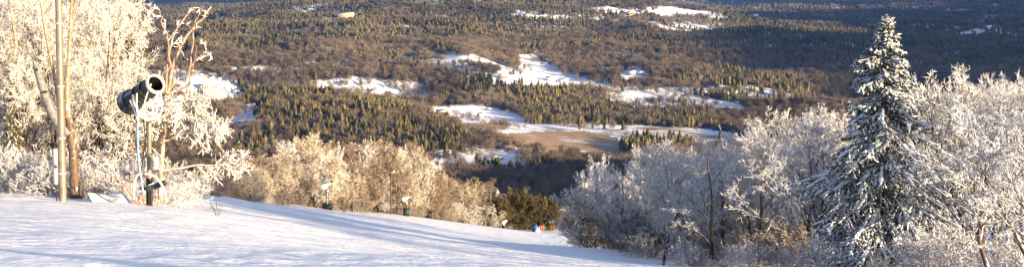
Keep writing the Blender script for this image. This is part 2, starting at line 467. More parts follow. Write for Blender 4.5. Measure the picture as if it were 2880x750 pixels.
n4 = noise(n, 5.5, 3, P)
h = mathn(n, 'ADD', h, mathn(n, 'ADD', mathn(n, 'MULTIPLY', mathn(n, 'POWER', wv.outputs['Fac'], 6), .12), mathn(n, 'MULTIPLY', n4, .2)))
mp2 = n.nodes.new('ShaderNodeMapping'); mp2.inputs['Rotation'].default_value = (0, 0, R(40)); n.links.new(P, mp2.inputs[0])
w2 = n.nodes.new('ShaderNodeTexWave'); w2.wave_type = 'BANDS'; w2.bands_direction = 'Y'; w2.inputs['Scale'].default_value = .55
w2.inputs['Distortion'].default_value = 22; w2.inputs['Detail'].default_value = 2; w2.inputs['Detail Scale'].default_value = .12
n.links.new(mp2.outputs[0], w2.inputs['Vector'])
trk = mathn(n, 'MULTIPLY', mathn(n, 'POWER', w2.outputs['Fac'], 10), mathn(n, 'MULTIPLY', mathn(n, 'MAXIMUM', mathn(n, 'SUBTRACT', noise(n, .3, 2, P), .48), 0), -1.4))
h = mathn(n, 'ADD', h, trk)
bump(n, b, h, 1, .2)
# valley floor
M_val, n, b = mat('valley_floor')
P = posn(n)
def attr(nm):
    a = n.nodes.new('ShaderNodeAttribute'); a.attribute_name = nm; return a.outputs['Fac']
litter = ramp(n, noise(n, .06, 6, P), [(.3, (.10, .072, .055)), (.7, (.20, .15, .115))])
sn = (.82, .84, .88)
f = mathn(n, 'ADD', attr('snow_cover'), mathn(n, 'MULTIPLY', mathn(n, 'SUBTRACT', noise(n, .09, 6, P), .5), 1.3))
mr = n.nodes.new('ShaderNodeMapRange'); mr.inputs[1].default_value = .38; mr.inputs[2].default_value = .62; n.links.new(f, mr.inputs[0])
c1 = mixc(n, mr.outputs[0], litter, sn)
gcol = ramp(n, noise(n, .012, 5, P), [(.35, (.20, .13, .075)), (.5, (.36, .23, .11)), (.65, (.26, .19, .125))])
mp = n.nodes.new('ShaderNodeMapping'); mp.inputs['Scale'].default_value = (.6, 1.6, 1); n.links.new(P, mp.inputs[0])
gf = mathn(n, 'ADD', attr('marsh_grass'), mathn(n, 'MULTIPLY', mathn(n, 'SUBTRACT', noise(n, .035, 8, mp.outputs[0], .7), .5), 2.0))
mr2 = n.nodes.new('ShaderNodeMapRange'); mr2.inputs[1].default_value = .55; mr2.inputs[2].default_value = .85; n.links.new(gf, mr2.inputs[0])
n.links.new(mixc(n, mr2.outputs[0], c1, gcol), b.inputs['Base Color'])
b.inputs['Roughness'].default_value = .8
kr = int(np.argmax(rr > 420))
sheet('snow_slope', 0, kr + 1, M_snow)
sheet('valley_ground', kr, nr, M_val)

# ---------------------------------------------------------------- tree makers
def unit(v): return v / (np.linalg.norm(v, axis=-1, keepdims=True) + 1e-9)
def grow(start, dirn, length, radius, k, wob, trop, r_):
    N = len(start); P = np.empty((N, k + 1, 3)); P[:, 0] = start; d = dirn.copy()
    for i in range(k):
        d = unit(d + r_.normal(0, wob, (N, 3)) + np.array([0, 0, 1.]) * trop)
        P[:, i + 1] = P[:, i] + d * (length / k)[:, None]
    return P
def spawn(P, rad, length, n, t0, t1, ang, ratio, rr_, r_, flat=0.0):
    N, k1, _ = P.shape
    t = (np.arange(n)[None] + r_.random((N, n))) / n * (t1 - t0) + t0
    f = t * (k1 - 1); i = np.minimum(f.astype(int), k1 - 2); fr = f - i
    ar = np.arange(N)[:, None]
    p = P[ar, i] * (1 - fr)[..., None] + P[ar, i + 1] * fr[..., None]
    tan = unit(P[ar, i + 1] - P[ar, i])
    rnd = r_.normal(0, 1, (N, n, 3)); rnd[..., 2] *= (1 - flat)
    perp = unit(rnd - (rnd * tan).sum(-1, keepdims=True) * tan)
    a = ang * (1 + r_.normal(0, .22, (N, n)))
    d = tan * np.cos(a)[..., None] + perp * np.sin(a)[..., None]
    L = length[:, None] * ratio * (1.15 - .55 * t) * r_.uniform(.7, 1.25, (N, n))
    rad_t = rad[:, :1] * (1 - fr * 0) * 0 + (rad[ar, i] * (1 - fr) + rad[ar, i + 1] * fr)
    rd = rad_t * rr_
    return p.reshape(-1, 3), d.reshape(-1, 3), L.ravel(), rd.ravel()

def hardwood(seed, H, spread, n1, n2, n3, n4, tw, minr, clear=.18, leaders=3, k=(6, 5, 4, 3, 2), trunkr=.012, droop=0.0):
    """returns (V,F) of trunk with limbs and (V,F) of the twigs"""
    r_ = np.random.default_rng(seed)
    A = MB(); B = MB()
    L0 = np.full(leaders, H * .92) * r_.uniform(.82, 1.0, leaders)
    d0 = np.stack([r_.normal(0, .16 * spread, leaders), r_.normal(0, .16 * spread, leaders), np.ones(leaders)], 1)
    P0 = grow(np.zeros((leaders, 3)) + r_.normal(0, .05, (leaders, 3)) * [1, 1, 0], unit(d0), L0, None, k[0], .09, .03, r_)
    R0 = np.linspace(1, .18, k[0] + 1)[None] * (H * trunkr) * r_.uniform(.75, 1.1, (leaders, 1))
    P0[:, 0, 2] -= .5
    A.add(*tubes(P0, R0, 7))
    s, d, L, rd = spawn(P0, R0, L0, n1, clear, .97, .85, .42 * spread, .55, r_)
    P1 = grow(s, d, L, rd, k[1], .14, .10, r_); R1 = rd[:, None] * np.linspace(1, .3, k[1] + 1)[None]
    A.add(*tubes(P1, np.maximum(R1, minr), 5))
    s, d, L2, rd = spawn(P1, R1, L, n2, .2, 1, .75, .50, .6, r_)
    P2 = grow(s, d, L2, rd, k[2], .18, .06 - droop, r_); R2 = np.maximum(rd[:, None] * np.linspace(1, .35, k[2] + 1)[None], minr)
    A.add(*tubes(P2, R2, 4))
    s, d, L3, rd = spawn(P2, R2, L2, n3, .15, 1, .75, .52, .6, r_)
    P3 = grow(s, d, np.maximum(L3, tw * .8), rd, k[3], .22, .05 - droop, r_); R3 = np.full((len(P3), k[3] + 1), minr * 1.15); R3[:, -1] *= .6
    B.add(*tubes(P3, R3, 3))
    if n4:
        s, d, L4, rd = spawn(P3, R3, np.maximum(L3, tw), n4, .15, 1, .8, .55, .6, r_)
        P4 = grow(s, d, np.maximum(L4 * .9, tw * .5), rd, k[4], .25, .04 - droop, r_); R4 = np.full((len(P4), k[4] + 1), minr); R4[:, -1] *= .6
        B.add(*tubes(P4, R4, 3))
    return A, B
def mb_mesh(m, name, mt, smooth=False):
    F = []
    if m.F4: F.append(np.concatenate(m.F4))
    if m.F3: F.append(np.concatenate(m.F3))
    return mesh_np(name, np.concatenate(m.V), F, mt, smooth=smooth)

# near, finely branched (unit tree of 12 m)
NEAR = []
for i in range(5):
    A, B = hardwood(100 + i, 12, 1.0 + .12 * (i % 3), 10, 7, 6, 6, .38, .0115, clear=.16, leaders=2 + i % 3)
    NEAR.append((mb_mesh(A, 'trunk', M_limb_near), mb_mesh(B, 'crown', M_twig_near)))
# a few with dark thin twigs and lighter cover for the shaded right side
MIDT = []
for i in range(6):
    A, B = hardwood(200 + i, 10, 1.05, 10, 7, 6, 4, .45, .020, clear=.14, leaders=2 + i % 3)
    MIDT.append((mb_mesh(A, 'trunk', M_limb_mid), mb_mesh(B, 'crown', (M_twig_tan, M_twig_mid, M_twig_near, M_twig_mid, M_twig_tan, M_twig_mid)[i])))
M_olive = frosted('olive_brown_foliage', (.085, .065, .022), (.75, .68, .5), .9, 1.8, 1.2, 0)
OLIVE = []
for i in range(2):
    A, B = hardwood(250 + i, 10, 1.15, 12, 8, 7, 5, .4, .026, clear=.06, leaders=4)
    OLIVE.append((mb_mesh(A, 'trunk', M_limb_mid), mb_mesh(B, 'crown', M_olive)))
RIGHT = []
for i in range(5):
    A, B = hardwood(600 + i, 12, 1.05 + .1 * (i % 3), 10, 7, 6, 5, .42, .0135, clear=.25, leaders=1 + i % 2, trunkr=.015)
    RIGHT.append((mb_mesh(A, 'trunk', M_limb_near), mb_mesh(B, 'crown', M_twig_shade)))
BRUSH = []
for i in range(5):
    A, B = hardwood(300 + i, 3.0, 2.4, 5, 4, 4, 2, .3, .0145, clear=.03, leaders=6, trunkr=.008, droop=.03)
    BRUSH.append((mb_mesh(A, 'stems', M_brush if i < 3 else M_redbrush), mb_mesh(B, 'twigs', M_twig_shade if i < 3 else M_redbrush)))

_mh = {}
def MH(me):
    if me.name not in _mh:
        a_ = np.empty(len(me.vertices) * 3, np.float32); me.vertices.foreach_get('co', a_); _mh[me.name] = float(np.percentile(a_[2::3], 99.97))
    return _mh[me.name]
def plant_tree(proto, x, y, H, h0, name='frosted_tree', label=None, group=None, cat='tree', parts=('trunk', 'crown'), wide=1.0, sink=.15):
    top_ = max(MH(me) for me in proto if me is not None)
    s = H / top_
    e = empty(name, (x, y, float(T(x, y)) - sink), random.uniform(0, 6.28), (s * wide, s * wide, s))
    tag(e, label, cat, group)
    for nm, me in zip(parts, proto):
        if me is not None: obj(nm, me, e)
    return e

def spruce(seed, H, Rb, whorls, per, nb, tufts, tl, mats, snow_share=.4, profile=None, minr=.01):
    """layered conifer: trunk, drooping boughs with tufts, and snow lying on them"""
    r_ = np.random.default_rng(seed)
    A = MB()
    P0 = np.zeros((1, 9, 3)); P0[0, :, 2] = np.linspace(-.5, H, 9); P0[0, 1:, :2] += np.cumsum(r_.normal(0, .012 * H / 10, (8, 2)), 0)
    A.add(*tubes(P0, np.linspace(1, .08, 9)[None] * H * .016, 8))
    N = whorls * per
    u = (np.repeat(np.arange(whorls), per) + r_.uniform(-.4, .4, N)) / whorls
    u = np.clip(u, .02, .985); zt = H * (.06 + .93 * u)
    az = r_.uniform(0, 2 * math.pi, N)
    prof = np.interp(1 - u, *(profile or ([0, .08, .25, .5, .8, 1], [.03, .14, .36, .62, .92, 1.0])))
    L = Rb * prof * r_.uniform(.62, 1.12, N) * (1 + .35 * ((r_.random(N) > .88) & (u > .35)))
    el = np.interp(u, [0, .5, .85, 1], [-.12, .05, .45, 1.0])
    d = np.stack([np.cos(az) * np.cos(el), np.sin(az) * np.cos(el), np.sin(el)], 1)
    k = 5; P = np.empty((N, k + 1, 3)); P[:, 0] = np.stack([0 * zt, 0 * zt, zt], 1); dd = d.copy()
    for i in range(k):
        sag = -.24 if i < 3 else .08
        dd = unit(dd + np.array([0, 0, sag]) + r_.normal(0, .05, (N, 3))); P[:, i + 1] = P[:, i] + dd * (L / k)[:, None]
    R1 = np.maximum(L[:, None] * .014 * np.linspace(1, .3, k + 1)[None], minr)
    A.add(*tubes(P, R1, 4))
    s, d2, L2, _ = spawn(P, R1, L, nb, .12, 1, .85, .34, .5, r_, flat=.75)
    d2[:, 2] -= .35; d2 = unit(d2); L2 = np.clip(L2, tl * 1.2, None)
    P2 = grow(s, d2, L2, None, 2, .12, -.12, r_)
    # tufts along the boughs and side sprays
    t = r_.random((len(P2), tufts)); i = (t * 2).astype(int).clip(0, 1); fr = t * 2 - i; ar = np.arange(len(P2))[:, None]
    c = P2[ar, i] * (1 - fr)[..., None] + P2[ar, i + 1] * fr[..., None]
    td = unit(P2[ar, i + 1] - P2[ar, i] + r_.normal(0, .45, c.shape) * np.linalg.norm(P2[ar, i + 1] - P2[ar, i], axis=-1, keepdims=True))
    c = c.reshape(-1, 3); td = td.reshape(-1, 3)
    t = r_.random((N, tufts * 3)); i = (t * k).astype(int).clip(0, k - 1); fr = t * k - i; ar = np.arange(N)[:, None]
    c1_ = (P[ar, i] * (1 - fr)[..., None] + P[ar, i + 1] * fr[..., None]).reshape(-1, 3)
    td1 = unit((P[ar, i + 1] - P[ar, i]).reshape(-1, 3) + r_.normal(0, .25, (N * tufts * 3, 3)))
    c = np.vstack([c, c1_]); td = np.vstack([td, td1])
    def lumps(c, td, ln, wd, ht):
        n_ = len(c); ref = np.array([0, 0, 1.]); s_ = unit(np.cross(td, ref) + 1e-4); u_ = np.cross(s_, td)
        a = c - td * ln[:, None] * .4; e = c + td * ln[:, None] * .6
        vs_ = np.stack([a, c + s_ * wd[:, None], c + u_ * ht[:, None], c - s_ * wd[:, None], c - u_ * ht[:, None], e], 1)
        q = []
        for x_, y_ in ((1, 2), (2, 3), (3, 4), (4, 1)): q += [[0, y_, x_], [5, x_, y_]]
        F = (np.arange(n_)[:, None, None] * 6 + np.array(q)[None]).reshape(-1, 3)
        return vs_.reshape(-1, 3), F
    ln = tl * r_.uniform(.7, 1.3, len(c)); B = MB()
    B.add(*lumps(c, td, ln, ln * .22, ln * .17))
    S = MB()
    def pads(PL, wr, share, lo):
        m_ = r_.random(len(PL)) < share; PL = PL[m_]; wr = wr[m_]; kk = 9
        t0_ = r_.uniform(lo, .5, len(PL)); tt = t0_[:, None] + (1.02 - t0_)[:, None] * np.linspace(0, 1, kk)[None]
        f_ = np.clip(tt, 0, .999) * (PL.shape[1] - 1); i_ = f_.astype(int); w_ = (f_ - i_)[..., None]; a_ = np.arange(len(PL))[:, None]
        Q = PL[a_, i_] * (1 - w_) + PL[a_, i_ + 1] * w_
        Q = Q + r_.normal(0, .1, Q.shape) * wr[:, None, None]
        rad = wr[:, None] * (np.sin(np.linspace(.25, 2.9, kk))[None] ** .5) * r_.uniform(.45, 1.25, (len(PL), kk))
        V_, F_ = tubes(Q, rad, 6)
        ctr = np.repeat(Q.reshape(-1, 3), 6, axis=0); V_[:, 2] = ctr[:, 2] + (V_[:, 2] - ctr[:, 2]) * .55 + np.repeat(rad.ravel(), 6) * .5
        S.add(V_, F_)
    pads(P, np.clip(L * .045, tl * .22, tl * .5), min(1, snow_share * 1.1), .25)
    pads(P2, np.full(len(P2), tl * .20), snow_share * .75, .1)
    isb = np.arange(len(c)) >= len(c) - len(c1_); pick = r_.random(len(c)) < np.where(isb, snow_share * .3, snow_share * .12); cs = c[pick] + [0, 0, tl * .13]; tds = td[pick]; ls = tl * r_.uniform(.6, 1.5, len(cs))
    S.add(*lumps(cs, tds, ls, ls * .30, ls * .17))
    return (mb_mesh(A, 'trunk', mats[0]), mb_mesh(B, 'needles', mats[1]), mb_mesh(S, 'snow_load', mats[2]))

BIG = spruce(1, 10.6, 3.3, 38, 7, 20, 8, .16, (M_bark, M_needle, M_snowload), .72,
             profile=([0, .05, .1, .2, .3, .45, .7, 1], [.03, .07, .14, .24, .36, .56, .88, 1.0]))
MIDSPR = [spruce(10 + i, 8, 1.9, 24, 6, 9, 5, .22, (M_bark, (M_needle, M_needle_gold)[i % 2], M_snowload), (.4, .05)[i % 2]) for i in range(4)]
GOLDSPR = spruce(30, 12, 3.0, 30, 6, 12, 6, .2, (M_bark, M_needle_gold, M_snowload), .35)

def xat(px, d, z=None):
    """x of the point seen at column px standing on the ground at depth d"""
    x = (px - 1440) / FPX * d
    for _ in range(3):
        zz = float(T(x, d)); dep = d * math.cos(PITCH) - (zz - ZC) * math.sin(PITCH); x = (px - 1440) / FPX * dep
    return x
def height_to(px, py, d):
    x = xat(px, d); return float(W(px, py, d)[2] - T(x, d)), x

# ---------------------------------------------------------------- big spruce and right-hand trees
H, x = height_to(2476, 34, 40)
e = empty('snowy_spruce', (x, 40, float(T(x, 40)) - .1), .9, (H / 10.6 * 1.1, H / 10.6 * 1.1, H / 10.6))
tag(e, 'tall snow-laden spruce standing well above the frosted trees on the right', 'tree')
for nm, me in zip(('trunk', 'needles', 'snow_load'), BIG): obj(nm, me, e)

TOPS_R = ([1540, 1590, 1655, 1760, 1833, 1900, 1990, 2050, 2100, 2200, 2280, 2380, 2500, 2590, 2627, 2728, 2790, 2851, 2950],
          [560, 445, 428, 440, 395, 378, 385, 362, 335, 295, 270, 280, 320, 290, 205, 170, 215, 195, 200])
def zone_label_right(px, d):
    if px < 1800: return ('frosted bare tree in the thicket right of the gap in the run', 'frosted trees right of the gap in the run')
    if px < 2330: return ('frosted bare tree in the thicket left of the tall spruce', 'frosted trees left of the tall spruce')
    return ('frosted bare tree in the thicket right of the tall spruce', 'frosted trees right of the tall spruce')
k = 0
for row, (dd, step) in enumerate(((2.5, 160), (9, 105), (18, 85), (30, 80), (44, 80))):
    px = 1650 + (row * 37) % 60
    while px < 3000:
        p = px + random.uniform(-22, 22); d = float(np.interp(p, *EDGE_R)) + dd * (1 + .3 * (p < 1900)) + random.uniform(-1.5, 1.5)
        px += step * (1 if p > 1900 else .72)
        if abs(p - 2490) < 200 and d < 50 or abs(p - 2490) < 310 and d < 43: continue
        if abs(p - 2720) < 60 and row < 2: continue
        top = float(np.interp(p, *TOPS_R)) + random.uniform(0, 45 + 60 * (row == 0))
        Hh, x = height_to(p, top, d)
        if Hh < 3: continue
        Hh = min(Hh, 15)
        lb, gr = zone_label_right(p, d)
        near_ = d < 75
        pr = random.choice(RIGHT if random.random() < .75 else NEAR) if near_ else random.choice((MIDT[2], RIGHT[0], RIGHT[2]))
        plant_tree(pr, x, d, Hh, 12 if near_ else 10, label=lb, group=gr, wide=min(1.25, max(.8, 7.5 / Hh)))
        k += 1
# the tree with coarse rimed twigs at the far right
H, x = height_to(2745, 165, 47)
A, B = hardwood(777, 12, 1.15, 10, 6, 6, 3, .5, .022, clear=.25, leaders=2)
plant_tree((mb_mesh(A, 'trunk', M_limb_near), mb_mesh(B, 'crown', M_twig_near)), x, 47, H, 12, wide=.95,
           label='large frosted tree with thick white twigs, standing highest right of the tall spruce', name='frosted_maple')
# evergreens half hidden in the thicket
for (p, d, top, q, lb) in ((1905, 66, 490, 0, 'snowy young spruce inside the frosted thicket, left of the tall spruce'),
                    (1735, 80, 505, 2, 'slim dark spruce with snowy boughs in the thicket right of the gap'),
                    (1660, 86, 545, 0, 'short dark spruce beside the trunks at the gap edge'),
                    (2380, 52, 420, 2, 'snowy spruce tucked against the left side of the tall spruce'),
                    (2640, 50, 520, 0, 'low snowy spruce under the coarse frosted tree')):
    H, x = height_to(p, top, d)
    plant_tree(MIDSPR[q], x, d, H, 8, name='young_spruce', label=lb, parts=('trunk', 'needles', 'snow_load'), wide=.95)
# brush along the right edge
for i in range(46):
    p = random.uniform(1640, 2950); d = float(np.interp(p, *EDGE_R)) + random.uniform(-1.2, 12) * (1 if p > 1700 else .6)
    x = xat(p, d); q = random.choice((0, 1, 2, 3, 4) if p < 2000 else (0, 1, 2))
    plant_tree(BRUSH[q], x, d, random.uniform(.9, 2.3), 3, name='shrub', label='iced shrub at the foot of the right-hand thicket', group='shrubs along the right edge of the run', cat='shrub', parts=('stems', 'twigs'))

for i in range(56):
    p = random.uniform(1625, 2330); d = float(np.interp(p, *EDGE_R)) + random.uniform(3, 34)
    plant_tree(BRUSH[random.choice((3, 4, 3, 4, 0))], xat(p, d), d, random.uniform(1.5, 3.4), 3, name='shrub', label='tan undergrowth bush between the dark trunks left of the tall spruce', group='undergrowth between the trunks', cat='shrub', parts=('stems', 'twigs'))
# ---------------------------------------------------------------- middle band
TOPS_M = ([540, 600, 650, 700, 760, 830, 861, 905, 950, 1006, 1060, 1118, 1170, 1200, 1228, 1260, 1320, 1380, 1442, 1500, 1545],
          [470, 455, 440, 430, 408, 380, 355, 388, 393, 378, 395, 383, 398, 415, 478, 490, 498, 506, 514, 530, 550])
for row, (dd, step) in enumerate(((3, 44), (11, 40), (22, 38), (35, 38), (50, 40), (66, 42))):
    px = 545 + (row * 17) % 40
    while px < 1560:
        p = px + random.uniform(-10, 10); px += step * (1.15 if p < 800 else .85)
        d = float(np.interp(p, *EDGE_MID)) + dd * (.8 + p / 2500) + random.uniform(-2, 2)
        if p > 1500 and row < 2 or 1396 < p < 1560 and row < 4: continue
        top = float(np.interp(p, *TOPS_M)) + random.uniform(-4, 20) + (28 + random.uniform(0, 50) if row == 0 else 10 * (row == 1)) + (25 if row > 3 else 0)
        Hh, x = height_to(p, top, d)
        if Hh < 2.5: continue
        Hh = min(Hh, 17)
        tan_ = p < 720 or p > 1255
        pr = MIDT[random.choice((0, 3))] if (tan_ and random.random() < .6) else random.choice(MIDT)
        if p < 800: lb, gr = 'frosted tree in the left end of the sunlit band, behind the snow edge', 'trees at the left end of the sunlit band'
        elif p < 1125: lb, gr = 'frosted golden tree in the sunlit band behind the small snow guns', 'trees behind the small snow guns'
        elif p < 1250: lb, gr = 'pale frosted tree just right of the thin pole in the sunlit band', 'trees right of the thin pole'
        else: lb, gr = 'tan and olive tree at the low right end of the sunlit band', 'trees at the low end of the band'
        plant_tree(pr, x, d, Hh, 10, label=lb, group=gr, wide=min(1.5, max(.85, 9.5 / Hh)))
for i in range(11):
    p = 1406 + i * 14; d = float(np.interp(p, *EDGE_MID)) + random.uniform(1, 9); H, x = height_to(p, 514 + random.uniform(0, 26) + 3.5 * abs(i - 5), d)
    if i % 4 == 1:
        plant_tree(MIDSPR[3], x, d, H * .95, 8, name='spruce', label='narrow olive spruce in the dark clump at the low right end of the sunlit band', group='olive spruces at the low end of the band', parts=('trunk', 'needles', 'snow_load'))
    else:
        plant_tree(OLIVE[i % 2], x, d, H, 10, name='bushy_tree', label='dark olive-brown bushy tree in the rounded clump ending the sunlit band', group='olive-brown bushy trees in the clump')
for (p, dd, top, q, lb) in ((672, 22, 392, 1, 'yellow-lit spruce poking up at the left end of the sunlit band'),
                        (770, 30, 440, 3, 'small yellow-lit spruce left of the tallest band tree'),
                        (1432, 16, 522, 3, 'olive spruce standing just behind the rounded dark clump'),
                        (1492, 4, 545, 1, 'bright olive spruce beside the blue tarp'),
                        (1397, 12, 528, 0, 'dark green spruce right of the pale frosted trees'),
                        (1548, 8, 570, 3, 'short olive spruce at the bottom end of the band'),
                        (1388, 4, 570, 0, 'dark snowy spruce by the bottom of the pale trees'),
                        (1068, 14, 430, 3, 'olive spruce among golden trees left of the thin pole'),
                        (1335, 60, 492, 1, 'small yellow spruce top above the low end of the band'),
                        (925, 4, 500, 3, 'low olive spruce right behind the left small snow gun')):
    d = float(np.interp(p, *EDGE_MID)) + dd
    H, x = height_to(p, top, d)
    plant_tree(MIDSPR[q], x, d, H, 8, name='spruce', label=lb, parts=('trunk', 'needles', 'snow_load'), wide=1.15)
for i in range(60):
    p = random.uniform(530, 1500); d = float(np.interp(p, *EDGE_MID)) + random.uniform(-.5, 7)
    plant_tree(BRUSH[random.choice((3, 4, 3, 4, 0))], xat(p, d), d, random.uniform(1.2, 3.0), 3, name='shrub',
               label='russet shrub along the snow edge under the sunlit band', group='shrubs under the sunlit band', cat='shrub', parts=('stems', 'twigs'))

# ---------------------------------------------------------------- left trees
for row, (dd, step) in enumerate(((3, 95), (7, 80), (12, 75), (18, 75), (26, 80))):
    px = -130 + (row * 41) % 70
    while px < 265:
        p = px + random.uniform(-18, 18); px += step
        d = float(np.interp(p, *EDGE_L)) + dd + random.uniform(-1, 1)
        if row == 0 and 140 < p < 260: continue
        top = -60 + (30 if p > 380 else 0) + random.uniform(-60, 30)
        Hh, x = height_to(p, top, d)
        plant_tree(random.choice(NEAR), x, d, Hh, 12, label='dense white-frosted tree in the sunlit stand behind the steel pole',
                   group='frosted trees at the left', wide=random.uniform(.68, .88))
for (p, d, top, Hm, lb) in ((372, 60, -60, 0, 'golden evergreen rising behind the frosted stand, above the big snow gun'),
                            (40, 48, 215, 0, 'dark-hearted evergreen at the left frame edge'),
                            (285, 49.5, 250, 0, 'yellow-green evergreen behind the peeled snag')):
    H, x = height_to(p, top, d)
    plant_tree(GOLDSPR, x, d, H, 12, name='evergreen', label=lb, parts=('trunk', 'needles', 'snow_load'), wide=.8)
for i in range(60):
    p = random.uniform(-120, 520); d = float(np.interp(p, *EDGE_L)) + random.uniform(-1.0, 5)
    if 395 < p < 450 and d < 44.5: continue
    if 230 < p < 360 and d < 44: continue
    plant_tree(BRUSH[random.choice((0, 1, 2))], xat(p, d), d, random.uniform(1.0, 2.6), 3, name='shrub',
               label='white iced brush at the foot of the left stand', group='iced brush at the left', cat='shrub', parts=('stems', 'twigs'))

def trace(pts, d, dz=0):
    """points seen at pixels, placed at depth d (per point if a third value is given)"""
    return np.array([W(q[0], q[1], q[2] if len(q) > 2 else d) for q in pts])
# tree with bare peeled limbs beside the big snow gun
bt = empty('bare_limbed_tree', W(452, 548, 44)); tag(bt, 'leafless tree with long pale upright limbs and rimed low boughs beside the big snow gun', 'tree')
def local(P, e): return P - np.array(e.location)
limbs = [([(452,560),(450,480),(455,400),(462,330),(468,260),(478,190),(500,120),(530,80),(560,50),(578,22)], .11, .03),
         ([(462,330),(465,240),(472,160),(480,120),(490,85),(520,45),(535,22),(560,25)], .06, .02),
         ([(500,120),(505,140),(520,165),(528,170)], .03, .02), ([(530,80),(545,75),(565,40),(582,16)], .03, .015),
         ([(478,190),(480,140),(478,100),(470,60),(465,25)], .045, .02),
         ([(468,262),(500,255),(530,240),(535,190),(540,160),(548,120),(548,80)], .06, .02),
         ([(535,190),(550,170),(575,150),(583,117)], .035, .015),
         ([(540,200),(555,165),(562,125)], .03, .012),
         ([(456,300),(490,300),(530,285),(570,272),(600,262)], .055, .02),
         ([(535,230),(525,270),(515,310),(505,340)], .05, .03),
         ([(452,480),(500,475),(560,466),(620,466),(660,460),(672,448)], .055, .02),
         ([(452,400),(500,385),(540,370),(580,372),(610,380)], .045, .015),
         ([(452,350),(500,330),(550,325),(600,345),(622,352)], .045, .015)]
T1 = MB(); Pn = []
for i, (pts, r0, r1) in enumerate(limbs):
    P = local(trace(pts, 43.6), bt)
    P[:, 1] += np.linspace(0, random.uniform(-.9, .9), len(P))
    # resample and roughen
    t = np.linspace(0, 1, 18); s_ = np.linspace(0, 1, len(P)); Q = np.stack([np.interp(t, s_, P[:, j]) for j in range(3)], 1)
    Q[1:-1] += rng.normal(0, .025, (16, 3))
    T1.tube(Q, np.linspace(r0, r1, 18), 7)
    if i >= 8 or i in (1, 4, 0, 6): Pn.append((Q, i >= 8))
T1.build('trunk', M_peel, bt)
T2 = MB()
for Q, low in Pn:
    P = Q[None]; n_ = 17 if low else 5
    R_ = np.full((1, len(Q)), .03); L_ = np.array([2.3 if low else 1.2])
    s, d, L, rd = spawn(P, R_, L_, n_, .35, 1, .8, .42, .7, rng)
    P2 = grow(s, d, L, None, 4, .2, -.06 if low else .06, rng); R2 = np.full((len(P2), 5), .022)
    T2.add(*tubes(P2, R2, 4))
    s, d, L, rd = spawn(P2, R2, L, 6, .1, 1, .85, .5, .7, rng)
    P3 = grow(s, d, np.maximum(L, .16), None, 2, .25, 0, rng); R3 = np.full((len(P3), 3), .018); R3[:, -1] = .010
    T2.add(*tubes(P3, R3, 3))
    if low:
        s, d, L, rd = spawn(P3, R3, np.maximum(L, .2), 3, .1, 1, .9, .6, .7, rng)
        P4 = grow(s, d, np.maximum(L, .1), None, 1, .2, 0, rng); T2.add(*tubes(P4, np.full((len(P4), 2), .015), 3))
T2.build('twigs', M_twig_near, bt)

# broken snag behind the steel pole
sg = empty('dead_snag', W(205, 566, 42.6)); tag(sg, 'dead snag with peeled orange-brown bark right behind the steel pole', 'tree')
m = MB()
P = local(trace([(214,572),(212,520),(208,470),(203,420),(200,380),(192,330)], 42.8), sg)
t_ = np.linspace(0, 1, 20); s_ = np.linspace(0, 1, 6); P = np.stack([np.interp(t_, s_, P[:, j]) for j in range(3)], 1); P[1:-1] += rng.normal(0, .02, (18, 3))
m.tube(P, np.interp(t_, s_, [.24,.21,.18,.18,.15,.13]) * rng.uniform(.88, 1.1, 20), 9); m.build('trunk', M_snag, sg)
m = MB(); P2_ = local(trace([(192,335),(188,260),(192,190),(196,120),(200,40),(203,-30)], 42.8), sg); P2_[0] = P[-1]
m.tube(P2_, [.12,.09,.085,.07,.06,.05], 8); m.build('upper_stem', M_peel, sg)
m = MB()
P = local(trace([(192,380),(165,350),(150,325),(138,295),(125,262),(114,225),(102,188),(96,176)], 42.6), sg)
m.tube(P, [.12,.15,.17,.17,.16,.15,.13,.06], 9); m.build('broken_limb', M_snaggrey, sg)
m = MB()
for px_, py_ in ((129, 258), (104, 196)):
    c = local(trace([(px_, py_)], 42.40), sg)[0]; m.tube([c, c + [0.02, -.10, .01]], [.05, .045], 8)
m.build('knot', plain('knot_hole', (.02, .018, .016), .9), sg)
m = MB()
for pts, r0, r1 in (([(112,-20),(120,40),(128,90),(140,150),(152,210),(160,260),(170,330)], .05, .07), ([(196,120),(205,60),(215,-10)], .05, .03), ([(40,160),(45,120),(38,70),(30,20)], .06, .04)):
    P = local(trace(pts, 43.4), sg); m.tube(P, np.linspace(r0, r1, len(P)), 6)
m.build('limb', M_peel, sg)

# steel pole with boxes
gz = lambda px, d: float(T(xat(px, d), d))
M_steel = plain('galvanised_steel', (.24, .20, .155), .45, .25, 3, .4)
M_grey = plain('grey_box_paint', (.36, .38, .38), .5, .1, 6)
M_dark = plain('black_metal', (.018, .018, .02), .5, .2, 6)
M_darkgreen = plain('dark_green_paint', (.018, .032, .028), .5, .2, 6)
xp = xat(177, 40); pe = empty('steel_pole', (xp, 40, gz(177, 40))); tag(pe, 'tall bare steel pole with two grey boxes at the left', 'pole')
m = MB(); m.tube([(0, 0, -.4), (0, 0, 9.5)], [.135, .115], 16); m.build('shaft', M_steel, pe, True)
for a, b_ in ((-.17, 0), ):
    pass
for j, (t0_, b0_) in enumerate(((417, 463), (471, 518))):
    zt = W(165, t0_, 40)[2] - pe.location.z; zb = W(165, b0_, 40)[2] - pe.location.z
    m = MB(); m.box((-.20, -.10, (zt + zb) / 2), (.15, .16, (zt - zb) * .92)); m.box((-.20, -.10, zt - .01), (.17, .18, .03))
    m.build('junction_box', M_grey, pe)
m = MB(); zb = W(165, 518, 40)[2] - pe.location.z; zt = W(165, 417, 40)[2] - pe.location.z
m.tube([(-.19, -.1, -.2), (-.19, -.1, zb + .03)], .025, 8); m.tube([(-.19, -.1, zb + .5), (-.19, -.1, zb + .85)], .02, 8); m.build('conduit', M_dark, pe)
m = MB()
